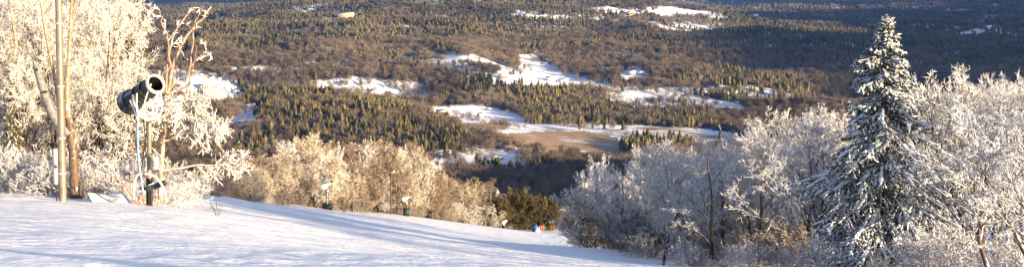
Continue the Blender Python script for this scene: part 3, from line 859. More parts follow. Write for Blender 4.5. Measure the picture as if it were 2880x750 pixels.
for z_ in (1.0, 2.3, 4.2, 6.5): m.tube([(0, 0, z_), (0, 0, z_ + .06)], .142, 16)
m.build('strap', M_grey, pe)

# ---------------------------------------------------------------- snow guns
M_shell = frosted('iced_dark_shell', (.03, .032, .04), (.55, .58, .66), .35, 1.2, 2.5, 0)
M_inside = plain('barrel_inside', (.012, .012, .014), .8, .2, 3)
M_rime = plain('rimed_pipe', (.66, .62, .55), .6, .15, 9, 0, .4)
M_hose = plain('pale_hose', (.50, .45, .38), .6, .2, 8)
M_bluehose = plain('blue_hose', (.18, .26, .36), .6, .3, 5)
M_orange = plain('orange_rope', (.65, .14, .06), .6, .2, 8)
M_white = plain('white_paint', (.72, .72, .72), .5, .06, 5)
D1 = 41.0
xg = xat(420, D1); zg = gz(420, D1)
sgun = empty('snow_gun', (xg, D1, zg)); tag(sgun, 'large tower-mounted snow gun with open black muzzle and rimed hoses', 'snow gun')
L1 = lambda px, py, dd=0: W(px, py, D1 + dd) - np.array([xg, D1, zg])
back = L1(360, 290, .5); mouth = L1(437, 236, -.55)
ax = (mouth - back) / np.linalg.norm(mouth - back)
m = MB(); m.lathe(back, mouth, [(-.04, .37), (0, .47), (.03, .48), (.12, .42), (.25, .345), (.45, .325), (.8, .325), (1.0, .33)], 32); m.build('barrel', M_shell, sgun, True)
m = MB()
for t_ in (.16, .46, .72): m.lathe(back, mouth, [(t_, .30), (t_, .375 + .06 * (t_ < .2)), (t_ + .018, .375 + .06 * (t_ < .2)), (t_ + .018, .30)], 32)
m.build('flange', M_dark, sgun)
m = MB()
_u = np.cross(ax, [0, 0, 1.]); _u /= np.linalg.norm(_u); _v = np.cross(ax, _u)
for j in range(24):
    a_ = j * math.pi / 12; c_ = mouth + ax * .03 + (_u * math.cos(a_) + _v * math.sin(a_)) * .345
    m.tube([c_, c_ + ax * .07], .014, 5)
m.build('nozzle', M_dark, sgun)
m = MB()
for j in range(6):
    a_ = j * math.pi / 3; r0_ = back + ax * .45
    m.tube([r0_, r0_ + (_u * math.cos(a_) + _v * math.sin(a_)) * .31], .03, 5)
m.tube([r0_ - ax * .1, r0_ + ax * .25], .10, 10); m.build('fan', M_grey, sgun)
m = MB(); m.lathe(back, mouth, [(.02, .43), (.14, .38), (.3, .31), (1.0, .312)], 32)
m.lathe(back, mouth, [(.30, .31), (.301, .0)], 32); m.build('barrel_lining', M_inside, sgun, True)
m = MB(); m.lathe(back, mouth, [(.97, .345), (.96, .37), (.985, .385), (1.03, .375), (1.045, .345), (1.03, .305), (.99, .30)], 32); m.build('nozzle_ring', M_rime, sgun, True)
m = MB()
c = back + (mouth - back) * .5; side = np.cross(ax, [0, 0, 1]); side /= np.linalg.norm(side)
ptop = L1(420, 338)
for sgn in (-1, 1):
    a0 = c + side * .37 * sgn
    arc = [a0, a0 + [0, 0, -.25], a0 * .7 + ptop * .3 + side * .1 * sgn + [0, 0, -.15], ptop + side * .18 * sgn + [0, 0, .02], ptop]
    arc = np.array(arc); t = np.linspace(0, 1, 14); s_ = np.linspace(0, 1, 5)
    Q = np.stack([np.interp(t, s_, arc[:, j]) for j in range(3)], 1); m.tube(Q, .04, 8)
m.build('yoke', M_rime, sgun, True)
m = MB()
m.tube([L1(420, 600), L1(420, 340)], [.10, .085], 14); m.build('post', M_steel, sgun, True)
m = MB(); m.tube([L1(420, 620), L1(420, 500)], [.12, .12], 12); m.build('post_socket', M_dark, sgun, True)
def hose(pts, r, mt, name, n_=24):
    P = np.array([L1(*q) for q in pts]); k_ = len(P); t = np.linspace(0, k_ - 1, n_)
    Q = []
    for v in t:   # Catmull-Rom
        i = min(int(v), k_ - 2); f_ = v - i; p0 = P[max(i - 1, 0)]; p1 = P[i]; p2 = P[i + 1]; p3 = P[min(i + 2, k_ - 1)]
        Q.append(.5 * ((2 * p1) + (-p0 + p2) * f_ + (2 * p0 - 5 * p1 + 4 * p2 - p3) * f_ ** 2 + (-p0 + 3 * p1 - 3 * p2 + p3) * f_ ** 3))
    mm = MB(); mm.tube(Q, r, 8); mm.build(name, mt, sgun, True)
hose([(385,262,-.5),(384,300,-.5),(392,325,-.5),(415,334,-.5),(438,322,-.5),(442,295,-.5)], .032, M_rime, 'hose')
hose([(425,236,-.7),(412,270,-.7),(405,300,-.6),(408,335,-.4)], .026, M_rime, 'hose')
hose([(445,255,-.7),(440,280,-.6),(412,305,-.6),(404,330,-.4)], .022, M_rime, 'hose')
hose([(452,262,-.6),(455,300,-.4),(450,330,-.3),(430,345,-.3)], .026, M_hose, 'hose')
hose([(366,282,-.3),(378,310,-.4),(390,345,-.4)], .03, M_rime, 'hose')
hose([(386,300,-.3),(387,380,-.3),(390,450,-.4),(398,510,-.4),(403,545,-.4)], .048, M_bluehose, 'hose')
hose([(404,336,-.3),(408,400,-.25),(403,440,-.3),(398,480,-.3)], .022, M_dark, 'cable')
hose([(412,340,-.3),(410,420,-.2),(405,470,-.2)], .018, M_dark, 'cable')
hose([(376,560,-.5),(378,510,-.5),(392,488,-.5),(420,490,-.5),(445,505,-.5),(462,535,-.5),(468,568,-.5)], .045, M_hose, 'hose')
hose([(425,440,-.2),(440,430,-.3),(456,445,-.3),(460,470,-.3),(448,480,-.2)], .02, M_grey, 'cable')
hose([(342,512,-.3),(360,535,-.4),(376,558,-.5),(396,584,-.6)], .022, M_orange, 'hose')
hose([(400,545,-.3),(405,565,-.35),(408,582,-.4)], .022, M_orange, 'hose')
m = MB(); c = L1(436, 457, -.22); m.box(c, (.30, .18, .46)); m.box(c + [.02, -.10, .02], (.2, .03, .3)); m.build('control_box', plain('box_beige', (.46, .44, .38), .5, .1, 5), sgun)
m = MB(); c = L1(437, 455, -.38); m.box(c, (.1, .02, .07)); m.build('label_plate', M_white, sgun)
m = MB(); a0 = L1(414, 530, -.3); b0_ = L1(466, 512, -.3)
m.tube([a0, a0 * .9 + b0_ * .1, a0 * .85 + b0_ * .15, b0_ * .75 + a0 * .25, b0_ * .72 + a0 * .28, b0_], [.10, .13, .11, .11, .13, .12], 16)
m.build('hydrant', plain('teal_valve', (.03, .05, .05), .45, .3, 5), sgun, True)
m = MB(); m.tube([a0 + [0.05, 0, .10], b0_ + [-.05, 0, .12]], .05, 8); m.build('snow_cap', M_snowload, sgun, True)
m = MB(); m.tube([L1(395, 528, -.2), L1(414, 530, -.3)], .06, 10); m.tube([L1(425, 527, -.3), L1(425, 590, -.3)], .05, 10); m.build('water_pipe', M_dark, sgun, True)

def far_gun(px, d, tall, yaw, bl, label, box):
    x = xat(px, d); e = empty('snow_gun', (x, d, float(T(x, d))), 0); tag(e, label, 'snow gun')
    m = MB(); zb = .25
    if box:
        m.box((0, 0, .7), (1.05, .9, 1.5)); m.build('padded_base', M_darkgreen, e)
    else:
        m.box((0, 0, .45), (1.3, .9, .55)); m.box((-.45, 0, .75), (.35, .8, .5)); m.box((.42, 0, .7), (.4, .75, .4)); m.build('base_cart', M_darkgreen, e)
        m = MB()
        for sx in (-.5, .5):
            m.tube([(sx, -.5, .2), (sx, .5, .2)], .24, 12)
        m.build('wheel', M_dark, e)
    for sx in (-.12, .16):
        m = MB(); m.tube([(sx * 1.6, 0, .5), (sx, 0, tall - .7)], .07 if sx > 0 else .055, 8); m.build('mast', M_steel if sx > 0 else M_dark, e, True)
    dirv = np.array([math.cos(yaw), math.sin(yaw), .0]) * .83 + np.array([0, 0, .56]); dirv /= np.linalg.norm(dirv)
    c = np.array([.05, 0, tall - .35]); a = c - dirv * bl / 2; b_ = c + dirv * bl / 2
    m = MB(); m.lathe(a, b_, [(-.04, .34), (0, .54), (.04, .54), (.25, .39), (.5, .32), (1, .31)], 20); m.build('barrel', M_white, e, True)
    m = MB(); m.lathe(a, b_, [(.05, .47), (.3, .29), (1, .28)], 20); m.lathe(a, b_, [(.3, .29), (.301, 0)], 20); m.build('barrel_lining', M_inside, e, True)
    m = MB(); m.lathe(a, b_, [(.95, .315), (.96, .35), (1.03, .35), (1.04, .28)], 20); m.build('nozzle_ring', plain('yellow_ring', (.62, .52, .16), .5, .1), e, True)
    m = MB(); m.box((.05, -.3, tall - 1.25), (.3, .2, .4)); m.build('control_box', M_grey, e)
far_gun(921, 158, 4.1, R(-25), 1.45, 'small snow gun on wheeled green cart, nearer the left of the sunlit band', False)
far_gun(1143, 193, 3.7, R(-20), 1.35, 'small snow gun above a dark green padded box, right of the thin pole', True)
far_gun(1418, 262, 2.6, R(20), 1.3, 'little white snow gun at the low end of the run', True)
# thin pole
x = xat(1100, 192); e = empty('utility_pole', (x, 192, float(T(x, 192)))); tag(e, 'thin dark pole standing between the two small snow guns', 'pole')
m = MB(); m.tube([(0, 0, -.5), (0, 0, 7.6)], [.13, .10], 8); m.build('shaft', M_bark, e, True)
m = MB(); m.box((.12, 0, 7.5), (.9, .12, .12)); m.tube([(.5, 0, 7.55), (.5, 0, 7.85)], .16, 8); m.build('crossarm', M_grey, e)

# snow-dusted curved board lying by the gun
def board():
    nx, ny = 22, 12; Vt = []; Vb = []
    for i in range(nx):
        for j in range(ny):
            u = i / (nx - 1); v = j / (ny - 1)
            px_ = 246 + 112 * u + 26 * (1 - v) * (1 - u) * 0 + 18 * (1 - v) * u ** 3
            ytop = np.interp(u, [0, .15, .45, .62, .78, 1], [540, 541, 546, 541, 534, 574])
            ybot = np.interp(u, [0, .1, .3, .6, 1], [541, 562, 582, 586, 588])
            P = W(px_, ytop + (ybot - ytop) * v, 41.8 - 1.2 * v + .25 * math.sin(u * 3.1))
            Vt.append(P); Vb.append(P + [0, .05, -.05])
    F = []
    for i in range(nx - 1):
        for j in range(ny - 1):
            q = [i * ny + j, i * ny + j + 1, (i + 1) * ny + j + 1, (i + 1) * ny + j]; F.append(q); F.append([nx * ny + t for t in q[::-1]])
    rim = [i * ny for i in range(nx)] + [(nx - 1) * ny + j for j in range(1, ny)] + [i * ny + ny - 1 for i in range(nx - 2, -1, -1)] + [j for j in range(ny - 2, 0, -1)]
    for a, b_ in zip(rim, rim[1:] + rim[:1]): F.append([a, b_, b_ + nx * ny, a + nx * ny])
    return np.array(Vt + Vb), np.array(F)
Vb_, Fb_ = board(); cen = Vb_.mean(0)
mt, n, b = mat('snow_dusted_board')
n.links.new(ramp(n, noise(n, 2.2, 6, objc(n)), [(.36, (.30, .34, .34)), (.48, (.76, .76, .74)), (.7, (.86, .86, .86))]), b.inputs['Base Color'])
tag(obj('curved_board', mesh_np('curved_board', Vb_ - cen, Fb_, mt, smooth=True), loc=cen), 'curved snow-dusted board half buried between the pole and the big snow gun', 'board')

# weeds poking through the snow
def weed(px, py, s, label, n_=7):
    d = 20.
    for _ in range(60):
        x = xat(px, d); q = project(x, d, float(T(x, d)))[1]
        d *= 1 + (q - py) * .0015
        d = min(max(d, 12), 200)
    x = xat(px, d); m = MB()
    for i in range(n_):
        a = random.uniform(0, 6.28); l = s * random.uniform(.5, 1); tip = np.array([math.cos(a) * l * .6, math.sin(a) * l * .6, l])
        m.tube([(0, 0, -.2), tip * .5 + [0, 0, .05], tip], [.007, .006, .004], 4)
        for _ in range(4):
            t = random.uniform(.4, .95); q = tip * t; v = np.array([random.uniform(-1, 1), random.uniform(-1, 1), .6]) * s * .16
            m.tube([q, q + v], [.005, .003], 3)
    o = m.build('dry_weed', plain('weed_stem', (.06, .04, .03), .8), loc=(x, d, float(T(x, d) + micro(x, d)))); tag(o, label, 'weed')
weed(612, 603, .7, 'dry branching weed poking through the snow right of the big snow gun')
weed(1538, 684, .6, 'dry weed stem poking through the snow before the gap', 4)
weed(1560, 682, .5, 'thin reddish weed right of the other stem before the gap', 3)

# blue tarp, red fence and trail sign at the bottom of the run
M_blue = plain('blue_tarp', (.02, .09, .42), .6, .3, 3); M_red = plain('red_mesh', (.32, .02, .02), .6, .2, 3)
def at(px, d): x = xat(px, d); return np.array([x, d, float(T(x, d))])
g0 = at(1503, 269); m = MB()
m.add([(-.75, -.3, -.1), (.75, -.2, -.1), (.55, .2, 2.0), (.30, .5, 1.9), (-.6, .6, .2), (.8, .5, -.1), (-.2, -.25, .9), (.62, -.15, 1.0)],
      [[0, 1, 7], [0, 7, 6], [6, 7, 2], [0, 6, 4], [6, 3, 4], [6, 2, 3], [1, 5, 7], [7, 5, 3], [7, 3, 2], [0, 4, 5], [0, 5, 1], [4, 3, 5]])
tag(m.build('tarp', M_blue, loc=g0), 'blue tarp draped in a peak at the low end of the run', 'tarp')
g0 = at(1519, 270); e = empty('safety_fence', g0, 0); tag(e, 'red mesh fence between white posts beside the blue tarp', 'fence')
for i in range(4):
    m = MB(); m.box((-.7 + .55 * i, .2 * i, .65), (.08, .08, 1.4)); m.build('fence_post', M_white, e)
for i in range(3):
    m = MB(); m.box((-.42 + .55 * i, .1 + .2 * i, .6 + .2 * i), (.30, .04, .8 + .35 * i)); m.build('mesh_panel', M_red, e)
m = MB(); m.tube([(-.9, -.5, .15), (1.2, .4, .25)], .07, 6); m.build('rail', M_red, e)
m = MB(); c = at(1512, 268) - 0; rr_ = np.random.default_rng(3)
k_ = 14; ang = np.linspace(0, 2 * math.pi, k_, endpoint=False); Vv = [(0, 0, 1.1)]
for q, (r_, z_) in enumerate(((.35, .95), (.6, .55), (.8, -.1))): Vv += [(math.cos(a) * r_ * rr_.uniform(.8, 1.2), math.sin(a) * r_, z_ * rr_.uniform(.85, 1.1)) for a in ang]
Fv = [[0, 1 + j, 1 + (j + 1) % k_] for j in range(k_)]; m.add(Vv, Fv); m.F4.append(np.array([[1 + q * k_ + j, 1 + (q + 1) * k_ + j, 1 + (q + 1) * k_ + (j + 1) % k_, 1 + q * k_ + (j + 1) % k_] for q in range(2) for j in range(k_)]))
tag(m.build('snow_pile', M_snowload, loc=c, smooth=True), 'white heap of snow against the red fence and blue tarp', 'snow pile')
g0 = at(1553, 276); e = empty('trail_sign', g0, 0); tag(e, 'blue-green trail sign on orange posts at the gap', 'sign')
for sx in (-.3, .25):
    m = MB(); m.box((sx, 0, .85), (.18, .18, 1.9)); m.build('orange_post', plain('orange_post', (.28, .10, .04), .6), e)
m = MB(); m.box((0, .12, 1.5), (.1, .1, 3.2)); m.build('post', M_bark, e)
m = MB(); m.box((.12, -.1, 2.35), (1.0, .08, .65)); m.build('blue_panel', plain('sign_blue', (.03, .22, .42), .5), e)
m = MB(); m.box((.05, -.15, 2.22), (.6, .03, .22)); m.build('green_panel', plain('sign_green', (.25, .42, .30), .5), e)
m = MB(); m.box((-.55, -.05, 2.3), (.4, .08, .6)); m.build('white_panel', M_white, e)

# ---------------------------------------------------------------- valley: roads, houses, cars
M_asph = plain('asphalt', (.05, .05, .052), .8, .3, .3)
def strip(name, pix, width, mt, lift):
    P = np.array([G(*q) for q in pix])[:, :2]
    t = np.linspace(0, len(P) - 1, 60); Q = np.stack([np.interp(t, np.arange(len(P)), P[:, j]) for j in range(2)], 1)
    d = np.gradient(Q, axis=0); d /= np.linalg.norm(d, axis=1)[:, None]; nrm = np.stack([-d[:, 1], d[:, 0]], 1)
    Vv = []
    for s_ in (-1, -.33, .33, 1):
        E = Q + nrm * width / 2 * s_; Vv.append(np.column_stack([E, T(E[:, 0], E[:, 1]) + lift]))
    Vv = np.concatenate(Vv); F = []
    for a in range(3):
        for i in range(59): F.append([a * 60 + i, a * 60 + i + 1, (a + 1) * 60 + i + 1, (a + 1) * 60 + i])
    o = obj(name, mesh_np(name, Vv, np.array(F), mt)); o['kind'] = 'structure'; return o
strip('road', [(1120, 466), (1200, 470), (1290, 478), (1350, 487), (1450, 491), (1600, 492)], 8, M_asph, .5)
strip('driveway', [(1313, 440), (1316, 455), (1322, 470), (1345, 484)], 9, plain('packed_snow', (.78, .80, .84), .7, .05, .1), .6)

M_roofsnow = plain('roof_snow', (.80, .81, .84), .6, .04, .2)
M_glass = plain('dark_glass', (.03, .035, .045), .2, .2, 1)
wallm = {}
def wm(c):
    if c not in wallm: wallm[c] = plain('wall_paint', c, .8, .1, .4)
    return wallm[c]
def house(px, py, L, Wd, Hh, rot, c, label, roof=M_roofsnow, nwin=5, rh=None, loc=None):
    g = G(px, py) if loc is None else loc; rh = rh or Wd * .35
    e = empty('house', (g[0], g[1], g[2]), rot); tag(e, label, 'house')
    m = MB(); m.box((0, 0, Hh / 2 - 1), (L, Wd, Hh + 2))
    m.add([(-L/2, -Wd/2, Hh), (-L/2, Wd/2, Hh), (-L/2, 0, Hh + rh * .96), (L/2, -Wd/2, Hh), (L/2, Wd/2, Hh), (L/2, 0, Hh + rh * .96)], [[0, 2, 1], [3, 4, 5]])
    m.build('wall', wm(c), e)
    m = MB(); o_ = .6
    for s_ in (-1, 1):
        a = np.array([[-L/2 - o_, s_ * (Wd/2 + o_), Hh - .25], [L/2 + o_, s_ * (Wd/2 + o_), Hh - .25], [L/2 + o_, 0, Hh + rh], [-L/2 - o_, 0, Hh + rh]])
        m.add(np.vstack([a, a + [0, 0, .35]]), [[0, 1, 2, 3], [7, 6, 5, 4], [0, 4, 5, 1], [1, 5, 6, 2], [3, 2, 6, 7], [0, 3, 7, 4]])
    rf = m.build('roof', roof, e)
    if L > 9:
        m = MB(); m.box((L * .22, Wd * .1, Hh + rh + .3), (.9, .9, 1.8)); m.build('chimney', wm((.22, .12, .09)), rf)
    for i in range(nwin):
        xx = -L/2 + L * (i + .6) / (nwin + .2)
        m = MB(); m.box((xx, -Wd/2 - .03, Hh * .55), (L / nwin * .38, .08, min(1.5, Hh * .4))); w_ = m.build('window', wm((.7, .7, .7)), e)
        m = MB(); m.box((xx, -Wd/2 - .08, Hh * .55), (L / nwin * .30, .05, min(1.2, Hh * .32))); m.build('pane', M_glass, w_)
    m = MB(); m.box((L/2 - L * .08, -Wd/2 - .04, 1.05), (1.1, .1, 2.1)); m.build('door', wm((.12, .08, .06)), e)
    return e
tan_ = (.45, .36, .25); white = (.72, .72, .70); brown = (.20, .12, .09)
house(590, 246, 36, 12, 6, R(4), (.42, .36, .33), 'long two-storey lodge with snowy roof beyond the bare-limbed tree', nwin=9)
house(640, 256, 20, 12, 4, R(-28), (.40, .36, .34), 'broad snow-roofed building right of the long lodge')
house(662, 262, 15, 10, 3.5, R(-30), (.40, .38, .36), 'lower snow-roofed wing next to the broad building')
house(706, 304, 13, 9, 5, R(20), (.12, .09, .08), 'dark house with white roof in the trees below the lodge', nwin=3)
house(684, 345, 14, 8, 3.5, R(6), (.25, .22, .20), 'small snow-roofed cabin lowest left in the valley woods', nwin=3)
house(1246, 322, 26, 11, 6, R(2), brown, 'long brown barn with pale roof at the left of the farmyard', roof=plain('pale_roof', (.62, .56, .46), .7, .1, .3), nwin=6)
house(1352, 329, 11, 9, 5, R(35), (.36, .32, .28), 'small farmhouse with pale roof in the snowy farmyard', nwin=3)
house(1374, 310, 9, 6, 3, R(5), (.10, .06, .05), 'small dark shed at the back of the farmyard', nwin=2)
house(1551, 226, 24, 9, 6, R(3), white, 'long white house at the foot of the open ski field', nwin=6)
house(1584, 232, 22, 9, 5, R(-6), white, 'white house right of the other below the open field', nwin=6)
house(1776, 209, 20, 11, 5, R(-12), (.45, .40, .38), 'snow-roofed house at the right tip of the open field', nwin=5)
house(1800, 209, 16, 9, 4, R(-4), (.45, .42, .40), 'lower snow-roofed wing at the right tip of the open field', nwin=4)
house(1414, 219, 18, 9, 5, R(0), (.40, .18, .14), 'reddish house at the left foot of the open field', nwin=4)
house(1394, 446, 9, 6, 3, R(10), (.42, .38, .34), 'small pale cottage in the clearing by the road', nwin=3)
house(1408, 447, 8, 5, 3, R(0), (.05, .04, .035), 'dark shed beside the pale cottage by the road', nwin=2)
house(972, 50, 62, 22, 12, R(5), tan_, 'large tan building on the distant wooded hill', roof=plain('tan_roof', (.6, .46, .28), .7, .1, .1), nwin=8)
house(2335, 48, 30, 14, 8, R(0), white, 'lone white building in the far dark woods', nwin=4)
house(2786, 80, 34, 14, 8, R(0), white, 'white building far out at the right edge', nwin=4)
house(1775, 42, 34, 16, 9, R(10), (.6, .45, .2), 'yellowish building beside the highest snowfield', nwin=4)
house(2125, 47, 20, 12, 7, R(0), white, 'tiny white house in the far woods right of the snowfields', nwin=3)

def car(px, py, c, rot, label, grp='vehicles parked in the farmyard'):
    g = G(px, py); e = empty('parked_car', g + [0, 0, .02], rot); tag(e, label, 'car', grp)
    m = MB(); prof = [(-2.2, .35), (-2.2, .9), (-1.5, 1.0), (-1.0, 1.5), (.6, 1.5), (1.2, 1.0), (2.15, .85), (2.2, .35)]
    k_ = len(prof); Vv = [(x, s_, z) for s_ in (-.88, .88) for x, z in prof]
    m.add(Vv, [[j, (j + 1) % k_, k_ + (j + 1) % k_, k_ + j] for j in range(k_)])
    m.F3.append(np.array([[0, j, j + 1] for j in range(1, k_ - 1)] + [[k_, k_ + j + 1, k_ + j] for j in range(1, k_ - 1)]))
    m.build('body', plain('car_paint', c, .35, .05, 1), e)
    m = MB(); m.box((-.2, 0, 1.25), (1.5, 1.80, .34)); m.build('window', M_glass, e)
    for sx in (-1.35, 1.35):
        for sy in (-.85, .85):
            m = MB(); m.tube([(sx, sy - .1, .34), (sx, sy + .1, .34)], .34, 10); m.build('wheel', M_dark, e)
    m = MB(); m.box((-.2, 0, 1.56), (1.6, 1.5, .1)); m.build('roof_snow', M_roofsnow, e)
car(1293, 321, (.03, .03, .04), .1, 'leftmost dark car parked on the farmyard snow')
car(1302, 321, (.06, .05, .05), .1, 'dark car beside the leftmost one on the farmyard snow')
car(1366, 329, (.03, .04, .05), -.3, 'dark vehicle parked before the small farmhouse')
car(1376, 330, (.05, .06, .08), .2, 'blue-grey vehicle right of the small farmhouse')
car(1394, 331, (.03, .025, .025), 0, 'dark car parked right of the farmyard middle')
car(1402, 331, (.06, .03, .02), 0, 'brown car parked furthest right in the farmyard')

# ---------------------------------------------------------------- valley woods
def valley_conifer(seed):
    r_ = np.random.default_rng(seed); H = 18.; Rb = (4.6, 5.2, 4.2, 5.8)[seed % 4]; n_ = 9; tiers = 11; m = MB()
    for i in range(tiers):
        u = i / tiers; z = H * (.16 + .84 * u); rb = Rb * ((1 - u) ** .85 if seed % 2 else math.sin(math.pi * min(1, .22 + .8 * u)) * .95) * r_.uniform(.6, 1.25) + .3
        zt = z + H * .84 / tiers * 1.55; a = np.arange(2 * n_) * math.pi / n_ + r_.random() * 3
        rad = np.where(np.arange(2 * n_) % 2 == 0, rb, rb * .5) * r_.uniform(.7, 1.2, 2 * n_)
        zz = z - np.where(np.arange(2 * n_) % 2 == 0, .25 * rb, -.1 * rb) + r_.normal(0, .12, 2 * n_)
        Vv = np.vstack([np.stack([np.cos(a) * rad, np.sin(a) * rad, zz], 1), [[0, 0, zt]], [[0, 0, z + .3]]])
        k_ = 2 * n_; j = np.arange(k_)
        m.add(Vv, np.vstack([np.stack([j, (j + 1) % k_, np.full(k_, k_)], 1), np.stack([(j + 1) % k_, j, np.full(k_, k_ + 1)], 1)]))
    t = MB(); t.tube([(0, 0, -1), (0, 0, H * .9)], [.28, .05], 5)
    return mb_mesh(t, 'trunk', M_vtrunk), mb_mesh(m, 'crown', M_vcon)
def valley_bare(seed):
    A, B = hardwood(seed, 17, 1.5, 11, 7, 7, 0, 1.2, .045, clear=.42, leaders=2, k=(4, 3, 2, 1, 1), trunkr=.011)
    return mb_mesh(A, 'trunk', M_vdec), mb_mesh(B, 'crown', M_vdec)
# limbs of the bare trees read with the crown colour, so the trunk mesh keeps only what is thick
VC = [valley_conifer(400 + i) for i in range(4)]
VB = [valley_bare(500 + i) for i in range(4)]

def scatter(y0, y1, sp, sx):
    A = .5 * (y1 ** 2 - y0 ** 2) * 2 * .56
    n_ = int(A / sp ** 2)
    y = np.sqrt(rng.uniform(y0 ** 2, y1 ** 2, n_)); x = rng.uniform(-.56, .56, n_) * y
    # thin out points that fall too close to another one in the same small cell
    key = np.floor(x / (sp * .8)).astype(np.int64) * 100003 + np.floor(y / (sp * .8)).astype(np.int64)
    _, first = np.unique(key, return_index=True)
    x, y = x[first], y[first]
    return x, y, np.full(len(x), sx)
GAPS = True
parts = [scatter(1050, 2600, 6.4, 1.0), scatter(2600, 4200, 8.6, 1.15), scatter(4200, 7000, 11, 1.4), scatter(7000, 13500, 20, 2.0)]
tx = np.concatenate([p[0] for p in parts]); ty = np.concatenate([p[1] for p in parts]); tsx = np.concatenate([p[2] for p in parts])
tz = T(tx, ty)
qx, qy = project(tx, ty, tz); jx, jy = jit(qx, qy, tx, ty)
op = mask_of(jx, jy, OPEN.values()) & ~inpoly(jx, jy, CONIF['stand_b'][0]); spz = mask_of(jx, jy, SPARSE.values())
keep = ~op & ((~spz) | (rng.random(len(tx)) < .18))
gap = fbm(tx / 330 + ty / 900, ty / 120, 131, 3)
inknoll = inpoly(jx, jy, CONIF['knoll'][0]) | inpoly(jx, jy, CONIF['stand_a'][0])
keep &= ~((gap > .42) & (rng.random(len(tx)) < .78) & (ty < 6500) & ~inknoll)
keep |= op & (rng.random(len(tx)) < +.004 + .12 * (fbm(tx / 70, ty / 50, 141, 2) > .42))
# buildings keep a clear yard
for o in [o for o in C.objects if o.get('category') in ('house',)]:
    l = o.location; rad = 22 if l.y < 3000 else 45
    keep &= ~((np.abs(tx - l.x) < rad) & (ty < l.y + 14) & (ty > l.y - (45 if l.y < 3000 else 160)))
# patchiness
cf = np.full(len(tx), .09) + .72 * sstep(.08, .3, fbm(tx / 300, ty / 240, 91, 4))
right = sstep(1650, 2150, qx) * sstep(2200, 3600, ty); cf = np.maximum(cf, right * (.75 + .5 * fbm(tx / 500, ty / 260, 95, 3)))
for poly, v in CONIF.values():
    cf = np.where(inpoly(jx, jy, poly), np.maximum(cf, v), cf)
conif = rng.random(len(tx)) < cf
low = fbm(tx / 120, ty / 120, 97, 3)
hs = rng.uniform(.62, 1.35, len(tx)) ** np.where(rng.random(len(tx)) < .5, 1, .8) * (1 + .25 * low) * np.where(conif, 1.02, .95)
kind = np.where(conif, rng.integers(0, 4, len(tx)), 4 + rng.integers(0, 4, len(tx)))
sel = np.where(keep)[0]
tx, ty, tz, tsx, hs, kind, qx, qy, conif = (a[sel] for a in (tx, ty, tz, tsx, hs, kind, qx, qy, conif))
rot = rng.uniform(0, 6.283, len(tx)); wx_ = hs * rng.uniform(.75, 1.3, len(tx))
# individual trees: the largest in view, 300 of each kind
sil_x = [0, 470, 520, 600, 650, 760, 861, 1000, 1118, 1200, 1232, 1320, 1442, 1530, 1590, 1655, 1833, 1900, 2050, 2280, 2330, 2590, 2627, 2728, 2880]
sil_y = [0, 0, 330, 420, 430, 415, 370, 395, 400, 430, 500, 515, 545, 540, 460, 445, 420, 400, 400, 300, 60, 300, 230, 190, 225]
topx, topy = project(tx, ty, tz + 17 * hs)
vis = (qx > 10) & (qx < 2870) & (topy + (qy - topy) * .5 < np.interp(qx, sil_x, sil_y)) & (topy > 0)
app = hs / ty * vis
single = np.zeros(len(tx), bool)
for c_ in (True, False):
    idx = np.where(conif == c_)[0]; o_ = idx[np.argsort(-app[idx])][:295]; single[o_[app[o_] > 0]] = True
def zone(px, py):
    if px < 760: return 'left, around the lodge buildings'
    if px < 1240: return 'on the wooded knoll beyond the sunlit band'
    if px < 1480: return 'around the road and farmyard'
    if px < 1760: return 'by the near side of the snowy marsh'
    return 'right of the marsh, towards the tall spruce'
first_use = {}
for i in np.where(single)[0]:
    k_ = int(kind[i]); pr = (VC + VB)[k_]
    nm = 'valley_spruce' if conif[i] else 'valley_bare_tree'
    e = empty(nm, (tx[i], ty[i], tz[i] - .2), float(rot[i]), (float(tsx[i] * wx_[i]), float(tsx[i] * wx_[i]), float(hs[i])))
    z_ = zone(qx[i], qy[i])
    tag(e, ('dark snow-dusted spruce in the valley, ' if conif[i] else 'brown bare tree in the valley, ') + z_, 'tree',
        ('valley spruces ' if conif[i] else 'valley bare trees ') + z_)
    t_ = obj('trunk', pr[0], e); c_ = obj('crown', pr[1], e)
    if k_ not in first_use: first_use[k_] = (t_, c_)
for k_ in range(8):
    if k_ not in first_use:
        i = np.where((kind == k_) & (app > 0))[0][0]; pr = (VC + VB)[k_]; single[i] = True
        e = empty('valley_tree', (tx[i], ty[i], tz[i] - .2), float(rot[i]), float(hs[i])); tag(e, 'tree in the valley woods', 'tree')
        first_use[k_] = (obj('trunk', pr[0], e), obj('crown', pr[1], e))
rest = ~single
me = bpy.data.meshes.new('valley_woods'); n_ = int(rest.sum())
me.vertices.add(n_); me.vertices.foreach_set('co', np.stack([tx, ty, tz - .2], 1)[rest].astype(np.float32).ravel())
a = me.attributes.new('kind_id', 'INT', 'POINT'); a.data.foreach_set('value', kind[rest].astype(np.int32))
a = me.attributes.new('turn', 'FLOAT_VECTOR', 'POINT'); a.data.foreach_set('vector', np.stack([0 * rot, 0 * rot, rot], 1)[rest].astype(np.float32).ravel())
a = me.attributes.new('size', 'FLOAT_VECTOR', 'POINT'); a.data.foreach_set('vector', np.stack([tsx * wx_, tsx * wx_, hs * np.where(tsx > 1.5, 1.15, 1)], 1)[rest].astype(np.float32).ravel())
wo_ = obj('valley_woods', me); tag(wo_, 'unbroken mixed winter woods covering the valley and the far hills', 'woods', None, 'stuff')
ng = bpy.data.node_groups.new('woods', 'GeometryNodeTree')
ng.interface.new_socket('Geometry', in_out='INPUT', socket_type='NodeSocketGeometry'); ng.interface.new_socket('Geometry', in_out='OUTPUT', socket_type='NodeSocketGeometry')
gi = ng.nodes.new('NodeGroupInput'); go = ng.nodes.new('NodeGroupOutput'); jn = ng.nodes.new('GeometryNodeJoinGeometry')
